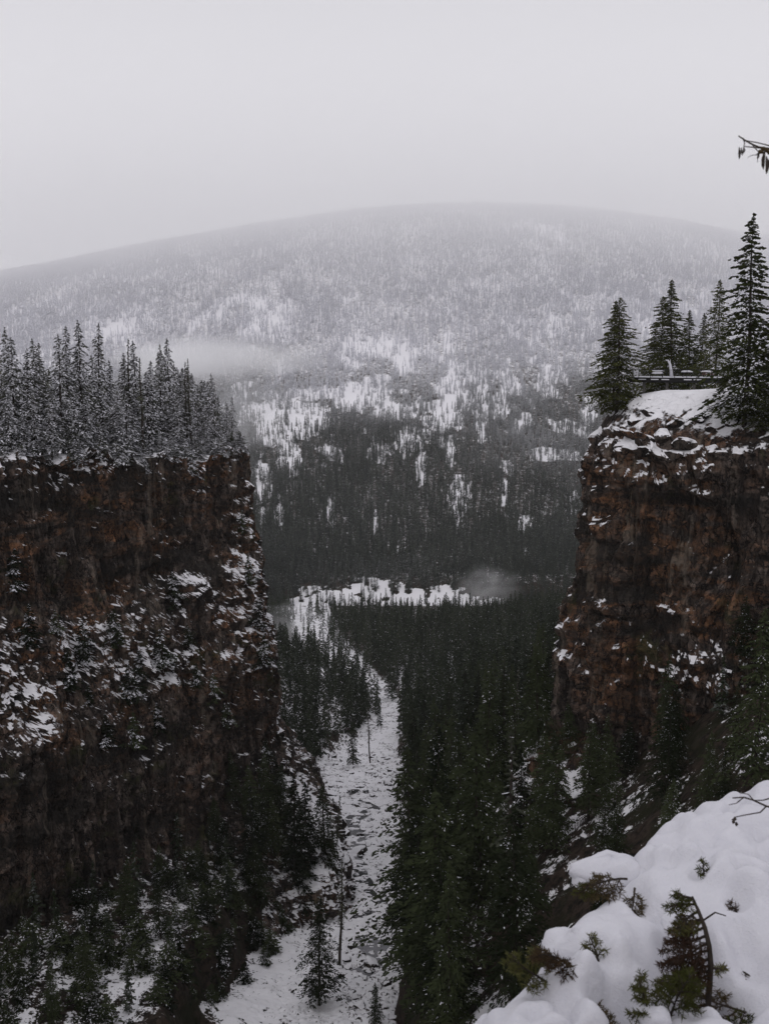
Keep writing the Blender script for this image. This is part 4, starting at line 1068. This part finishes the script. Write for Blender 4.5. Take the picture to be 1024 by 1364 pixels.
for i, (u, v, d, l, lab, ns_, mt) in enumerate(BO):
    bough(P(u, v + 3, 5.5) if 'overhang' in lab else at_bank(u, v, -.02), d, l * 1.0, i + 40, lab, ns_, mt)
# the bent sapling in the dark hollow: a curved trunk with boughs drooping to its left
base = at_bank(944, 1306, -.05); sap = empty('evergreen_sapling', base); tag(sap, 'bent dark sapling with brown boughs drooping into the snow hollow', 'sapling')
Dn = base.y
tp = [Vector((0, 0, 0))] + [P(u, v, Dn + dd_) - base for u, v, dd_ in ((946, 1285, .02), (944, 1260, .05), (938, 1235, .08), (929, 1212, .12), (921, 1194, .16))]
mb = MB(); mb.tube(tp, [.016, .015, .013, .011, .009, .006], 8); link('trunk', mb.mesh('trunk', [M_bark], True), sap)
for i, (u, v, dx_, dz2, l, mt) in enumerate([(922, 1198, -.7, .5, .14, None), (926, 1205, -.9, .1, .18, None), (930, 1214, -.8, -.2, .22, M_bough_brown), (934, 1224, -.9, -.1, .20, None), (938, 1235, -.8, -.35, .26, M_bough_brown), (941, 1246, -.9, -.2, .30, M_bough_brown),
      (943, 1256, -.8, -.4, .28, M_bough_brown), (944, 1266, -1, -.15, .32, M_bough_brown), (945, 1276, -.8, -.4, .28, M_bough_brown), (945, 1286, -.9, -.2, .30, M_bough_brown), (944, 1294, -1, -.1, .34, None), (944, 1290, .8, .1, .10, None), (945, 1298, -.4, -.1, .2, M_bough_brown)]):
    lo = P(u, v, Dn + .02 + .13 * (1300 - v) / 100)
    e = bough(lo, (dx_, -.12 + .1 * math.sin(i * 2.1), dz2), l * .82, 90 + i, 'x', 6, mt)
    for ch in list(e.children):
        ch.parent = sap; ch.location = lo - base; ch.name = 'bough' if ch.name.startswith('needles') else 'branch'
    bpy.data.objects.remove(e)
# black arching twig
q0 = at_bank(925, 1235, 0); mb = MB(); pts = [q0 * 0, Vector((.0, .05, .14)), Vector((.05, .08, .24)), Vector((.14, .10, .29)), Vector((.20, .1, .27))]
mb.tube(pts, [.007, .0065, .006, .0045, .003], 6); mb.tube([pts[2], Vector((.0, .1, .3))], [.003, .002], 5)
o = link('twig', mb.mesh('twig', [M_bark], True)); o.location = q0; tag(o, 'black twig arching out of the snow at the top of the dark hollow', 'twig')
# overhanging pillow of snow
for (u, v, dm, lab) in [(812, 1150, (.24, .16, .12), 'rounded snow pillow overhanging the tip of the bank'), (790, 1160, (.14, .12, .10), 'small snow pillow at the outer end of the overhang'), (760, 1255, (.16, .14, .12), 'bulging snow pillow on the left edge of the bank'), (738, 1310, (.14, .12, .09), 'flat snow pillow low on the left edge of the bank'), (905, 1222, (.09, .08, .07), 'snow ball resting on the sprigs above the hollow'), (870, 1345, (.08, .07, .05), 'snow ball resting on the green spray at the bottom edge')]:
    q = bank_pt(u, v + 10); o = snow_lump('snow_pillow', dm, u); o.location = (q.x, q.y, q.z - dm[2] * .15); o.data.materials[0] = M_snowbank; tag(o, lab, 'snow')

# bare twigs at the right edge of the bank and hanging branch against the sky
def twigs(name, pts_px, D, rads, label, cat='branch'):
    e = empty(name, P(*pts_px[0][0], D)); tag(e, label, cat); o0 = e.location
    return e
e = empty('bare_branch', P(1040, 1078, 4.6)); tag(e, 'thin bare branch reaching in over the snow from the right edge', 'branch'); o0 = Vector(e.location)
mb = MB()
def pl_(l, D=4.6): return [P(u, v, D + i * .03) - o0 for i, (u, v) in enumerate(l)]
for l, rd in (([(1040, 1078), (1020, 1074), (1003, 1066), (990, 1062), (975, 1063)], .006), ([(1020, 1074), (1012, 1082), (995, 1085), (980, 1088), (974, 1092)], .004), ([(1003, 1066), (996, 1058), (984, 1056)], .003), ([(1030, 1062), (1015, 1066), (1003, 1066)], .004), ([(990, 1062), (980, 1070), (970, 1072)], .003)):
    q = pl_(l); mb.tube(q, [rd * (1 - .6 * i / len(q)) for i in range(len(q))], 5)
link('stem', mb.mesh('stem', [M_bark], True), e)
mb = MB()
for (u, v) in [(976, 1092), (980, 1095), (978, 1088)]:
    c0 = P(u, v, 4.68) - o0; mb.tube([c0, c0 + Vector((.002, 0, -.012)), c0 + Vector((0, 0, -.022))], [.003, .009, .002], 6)
link('bud', mb.mesh('bud', [M_bark], True), e)
e = empty('hanging_branch', P(1050, 200, 4.5)); tag(e, 'thin twig with dark hanging cones against the sky at upper right', 'branch'); o0 = Vector(e.location)
mb = MB(); D = 4.5
for l, rd in (([(1050, 200), (1024, 198), (1010, 196), (999, 191), (992, 187), (983, 181)], .0055), ([(1024, 194), (1008, 190), (992, 187)], .003), ([(1050, 203), (1020, 198), (1000, 196), (990, 195)], .0035), ([(1000, 191), (1004, 196), (1010, 203)], .0028), ([(989, 184), (991, 190), (990, 196)], .003), ([(1008, 206), (1000, 207), (995, 210)], .0016), ([(1012, 203), (1009, 208), (1008, 216)], .0018)):
    q = pl_(l, D); mb.tube(q, [rd * (1 - .5 * i / len(q)) for i in range(len(q))], 5)
link('stem', mb.mesh('stem', [M_bark], True), e)
def leaf_cluster(pxs, seed):
    r = random.Random(seed); mb = MB()
    for (u0, v0, u1, v1, w) in pxs:
        a_ = P(u0, v0, D + r.uniform(-.02, .02)) - o0; b2 = P(u1, v1, D + r.uniform(-.02, .02)) - o0; m_ = a_.lerp(b2, .5) + Vector((r.gauss(0, .003), r.gauss(0, .004), 0))
        mb.tube([a_, a_.lerp(m_, .6), m_, m_.lerp(b2, .6), b2], [.002, w * .8, w, w * .7, .001], 6)
    return mb.mesh('cone', [M_bark], True)
link('cone', leaf_cluster([(984, 196, 984, 212, .006), (987, 197, 988, 207, .004), (990, 196, 989, 205, .005)], 1), e)
link('cone', leaf_cluster([(1010, 204, 1008, 212, .005), (1013, 202, 1006, 207, .004)], 2), e)
link('cone', leaf_cluster([(1018, 200, 1016, 226, .008), (1020, 208, 1020, 232, .009), (1015, 210, 1014, 222, .006), (1024, 212, 1022, 226, .007)], 3), e)
link('cone', leaf_cluster([(1028, 198, 1030, 222, .009), (1034, 200, 1036, 228, .009)], 4), e)
mb = MB()
for (u, v) in [(1016, 198), (1020, 200), (1013, 202), (1024, 203), (1030, 199)]:
    c0 = P(u, v, D) - o0; mb.tube([c0 + Vector((-.012, 0, .004)), c0, c0 + Vector((.012, 0, -.006))], [.004, .010, .004], 6)
link('withered_leaf', mb.mesh('withered_leaf', [M_bough_brown], True), e)

# ------------------------------------------------------------------ haze and mist
def vol_mat(name, dens, col=(.985, .985, .995)):
    m, nt, out = new_mat(name)
    pv = nt.nodes.new('ShaderNodeVolumePrincipled'); pv.inputs['Color'].default_value = (*col, 1); pv.inputs['Density'].default_value = dens
    nt.links.new(pv.outputs[0], out.inputs['Volume'])
    return m, nt, pv
mb = MB(); mb.box((0, 4300, 55), (30000, 9700, 1410)); m, nt, pv = vol_mat('thin_haze', 5e-5); HAZE_V = pv
o = link('haze', mb.mesh('haze', [m])); tag(o, 'thin pale winter haze filling the valley', 'haze', kind='stuff')
def mist(name, loc, dims, dens, label, scale=1.3, thr=.35):
    """an ellipsoid of broken mist"""
    import bmesh
    bm = bmesh.new(); bmesh.ops.create_icosphere(bm, subdivisions=3, radius=1)
    me = bpy.data.meshes.new(name); bm.to_mesh(me); bm.free()
    m, nt, pv = vol_mat(name, 0)
    tc = nt.nodes.new('ShaderNodeTexCoord'); ob = tc.outputs['Object']
    nv = N(nt, 'ShaderNodeTexNoise', Scale=1.1, Detail=4); nt.links.new(ob, nv.inputs['Vector'])
    s0 = nt.nodes.new('ShaderNodeVectorMath'); s0.operation = 'SUBTRACT'; nt.links.new(nv.outputs['Color'], s0.inputs[0]); s0.inputs[1].default_value = (.5, .5, .5)
    s1 = nt.nodes.new('ShaderNodeVectorMath'); s1.operation = 'MULTIPLY_ADD'; nt.links.new(s0.outputs[0], s1.inputs[0]); s1.inputs[1].default_value = (1.3, 1.3, 1.3); nt.links.new(ob, s1.inputs[2])
    ln0 = nt.nodes.new('ShaderNodeVectorMath'); ln0.operation = 'LENGTH'; nt.links.new(ob, ln0.inputs[0])
    ln = nt.nodes.new('ShaderNodeVectorMath'); ln.operation = 'LENGTH'; nt.links.new(s1.outputs[0], ln.inputs[0])
    fall = math_(nt, 'MULTIPLY', mapr(nt, ln.outputs['Value'], .1, .9, 1, 0), mapr(nt, ln0.outputs['Value'], .7, 1.0, 1, 0))
    nz = noise_(nt, ob, scale, 4, .6, .4)
    nt.links.new(math_(nt, 'MULTIPLY', math_(nt, 'MULTIPLY', fall, mapr(nt, nz, thr, .75)), dens), pv.inputs['Density'])
    me.materials.append(m); o = link(name, me); o.location = loc; o.scale = dims
    return tag(o, label, 'mist', kind='stuff')
mist('mist', P(290, 474, 900), (130, 70, 24), .06, 'bank of white mist behind the left clifftop trees', 1.3, .2)
mist('mist', P(250, 492, 880), (70, 60, 26), .035, 'soft mist low behind the left clifftop trees', 1.5, .2)
mist('mist', P(330, 540, 900), (46, 50, 52), .022, 'thin mist trailing down beside the left cliff corner', 1.5, .25)
mist('mist', P(652, 780, 930), (42, 30, 28), .032, 'small smoke-like wisp of mist above the valley floor', 1.8, .3)
mist('mist', P(395, 828, 700), (34, 40, 18), .022, 'faint mist hanging by the creek mouth at the left', 1.5, .3)
# the low cloud that swallows the summit
mb = MB(); mb.box((0, 3350, 400), (9000, 2700, 700)); m, nt, pv = vol_mat('summit_cloud', 0, (1, 1, 1))
geo = nt.nodes.new('ShaderNodeNewGeometry'); sep = nt.nodes.new('ShaderNodeSeparateXYZ'); nt.links.new(geo.outputs['Position'], sep.inputs[0])
nz = noise_(nt, geo.outputs['Position'], .0012, 3, .55)
zz_ = math_(nt, 'ADD', sep.outputs[2], math_(nt, 'MULTIPLY', math_(nt, 'SUBTRACT', nz, .5), 260))
nt.links.new(math_(nt, 'MULTIPLY', mapr(nt, zz_, 20, 560, 0, .0016), mapr(nt, sep.outputs[2], 470, 735, 1, 0)), pv.inputs['Density'])
o = link('mist', mb.mesh('mist', [m])); tag(o, 'pale low cloud veiling the top of the mountain', 'mist', kind='stuff')

# ------------------------------------------------------------------ sky, sun, camera
w = bpy.data.worlds.new('World'); scene.world = w; w.use_nodes = True; nt = w.node_tree; nt.nodes.clear()
SUN_EL, SUN_AZ = R(38), R(200)
sky = nt.nodes.new('ShaderNodeTexSky'); sky.sky_type = 'NISHITA'; sky.sun_disc = False; sky.sun_elevation = SUN_EL; sky.sun_rotation = SUN_AZ
hs_ = nt.nodes.new('ShaderNodeHueSaturation'); hs_.inputs['Saturation'].default_value = .15; hs_.inputs['Value'].default_value = .10; nt.links.new(sky.outputs[0], hs_.inputs['Color'])
tc = nt.nodes.new('ShaderNodeTexCoord'); sep = nt.nodes.new('ShaderNodeSeparateXYZ'); nt.links.new(tc.outputs['Generated'], sep.inputs[0])
el = mapr(nt, sep.outputs[2], .0, .42); zen = mapr(nt, sep.outputs[2], .42, .95)
mp = N(nt, 'ShaderNodeMapping'); mp.inputs['Scale'].default_value = (1, 1, 3); nt.links.new(tc.outputs['Generated'], mp.inputs[0])
nz = noise_(nt, mp.outputs[0], 1.6, 4, .5)
cc = mix_(nt, el, (.90, .885, .93), (.70, .69, .73))
cc = mix_(nt, mapr(nt, nz, .3, .7, 0, .16), cc, (.69, .68, .72))
cc = mix_(nt, zen, cc, (.90, .89, .94))
cc = mix_(nt, .06, cc, hs_.outputs[0])
bg = nt.nodes.new('ShaderNodeBackground'); nt.links.new(cc, bg.inputs[0]); bg.inputs[1].default_value = 1.0
wo = nt.nodes.new('ShaderNodeOutputWorld'); nt.links.new(bg.outputs[0], wo.inputs[0])
sl = bpy.data.lights.new('sun', 'SUN'); sl.energy = .5; sl.angle = R(40); sl.color = (1, .97, .94)
so = bpy.data.objects.new('sun', sl); COL.objects.link(so)
sd = Vector((math.sin(SUN_AZ) * math.cos(SUN_EL), math.cos(SUN_AZ) * math.cos(SUN_EL), math.sin(SUN_EL)))
so.rotation_euler = sd.to_track_quat('Z', 'Y').to_euler(); so.location = (0, -20, 60)
cam = bpy.data.cameras.new('camera'); co = bpy.data.objects.new('camera', cam); COL.objects.link(co); scene.camera = co
cam.sensor_fit = 'VERTICAL'; cam.sensor_height = 36; cam.lens = 36 * F / 1364; cam.clip_start = .1; cam.clip_end = 30000
co.rotation_euler = (math.pi / 2 - PITCH, 0, 0)
cam.dof.use_dof = True; cam.dof.focus_distance = 160; cam.dof.aperture_fstop = 5.0
scene.view_settings.view_transform = 'Standard'; scene.view_settings.look = 'None'; scene.view_settings.exposure = 0; scene.view_settings.gamma = 1
scene.cycles.volume_step_rate = 4; scene.cycles.volume_max_steps = 64
scene.cycles.max_bounces = 13; scene.cycles.diffuse_bounces = 3; scene.cycles.volume_bounces = 12; scene.cycles.transparent_max_bounces = 4
scene.cycles.use_denoising = True
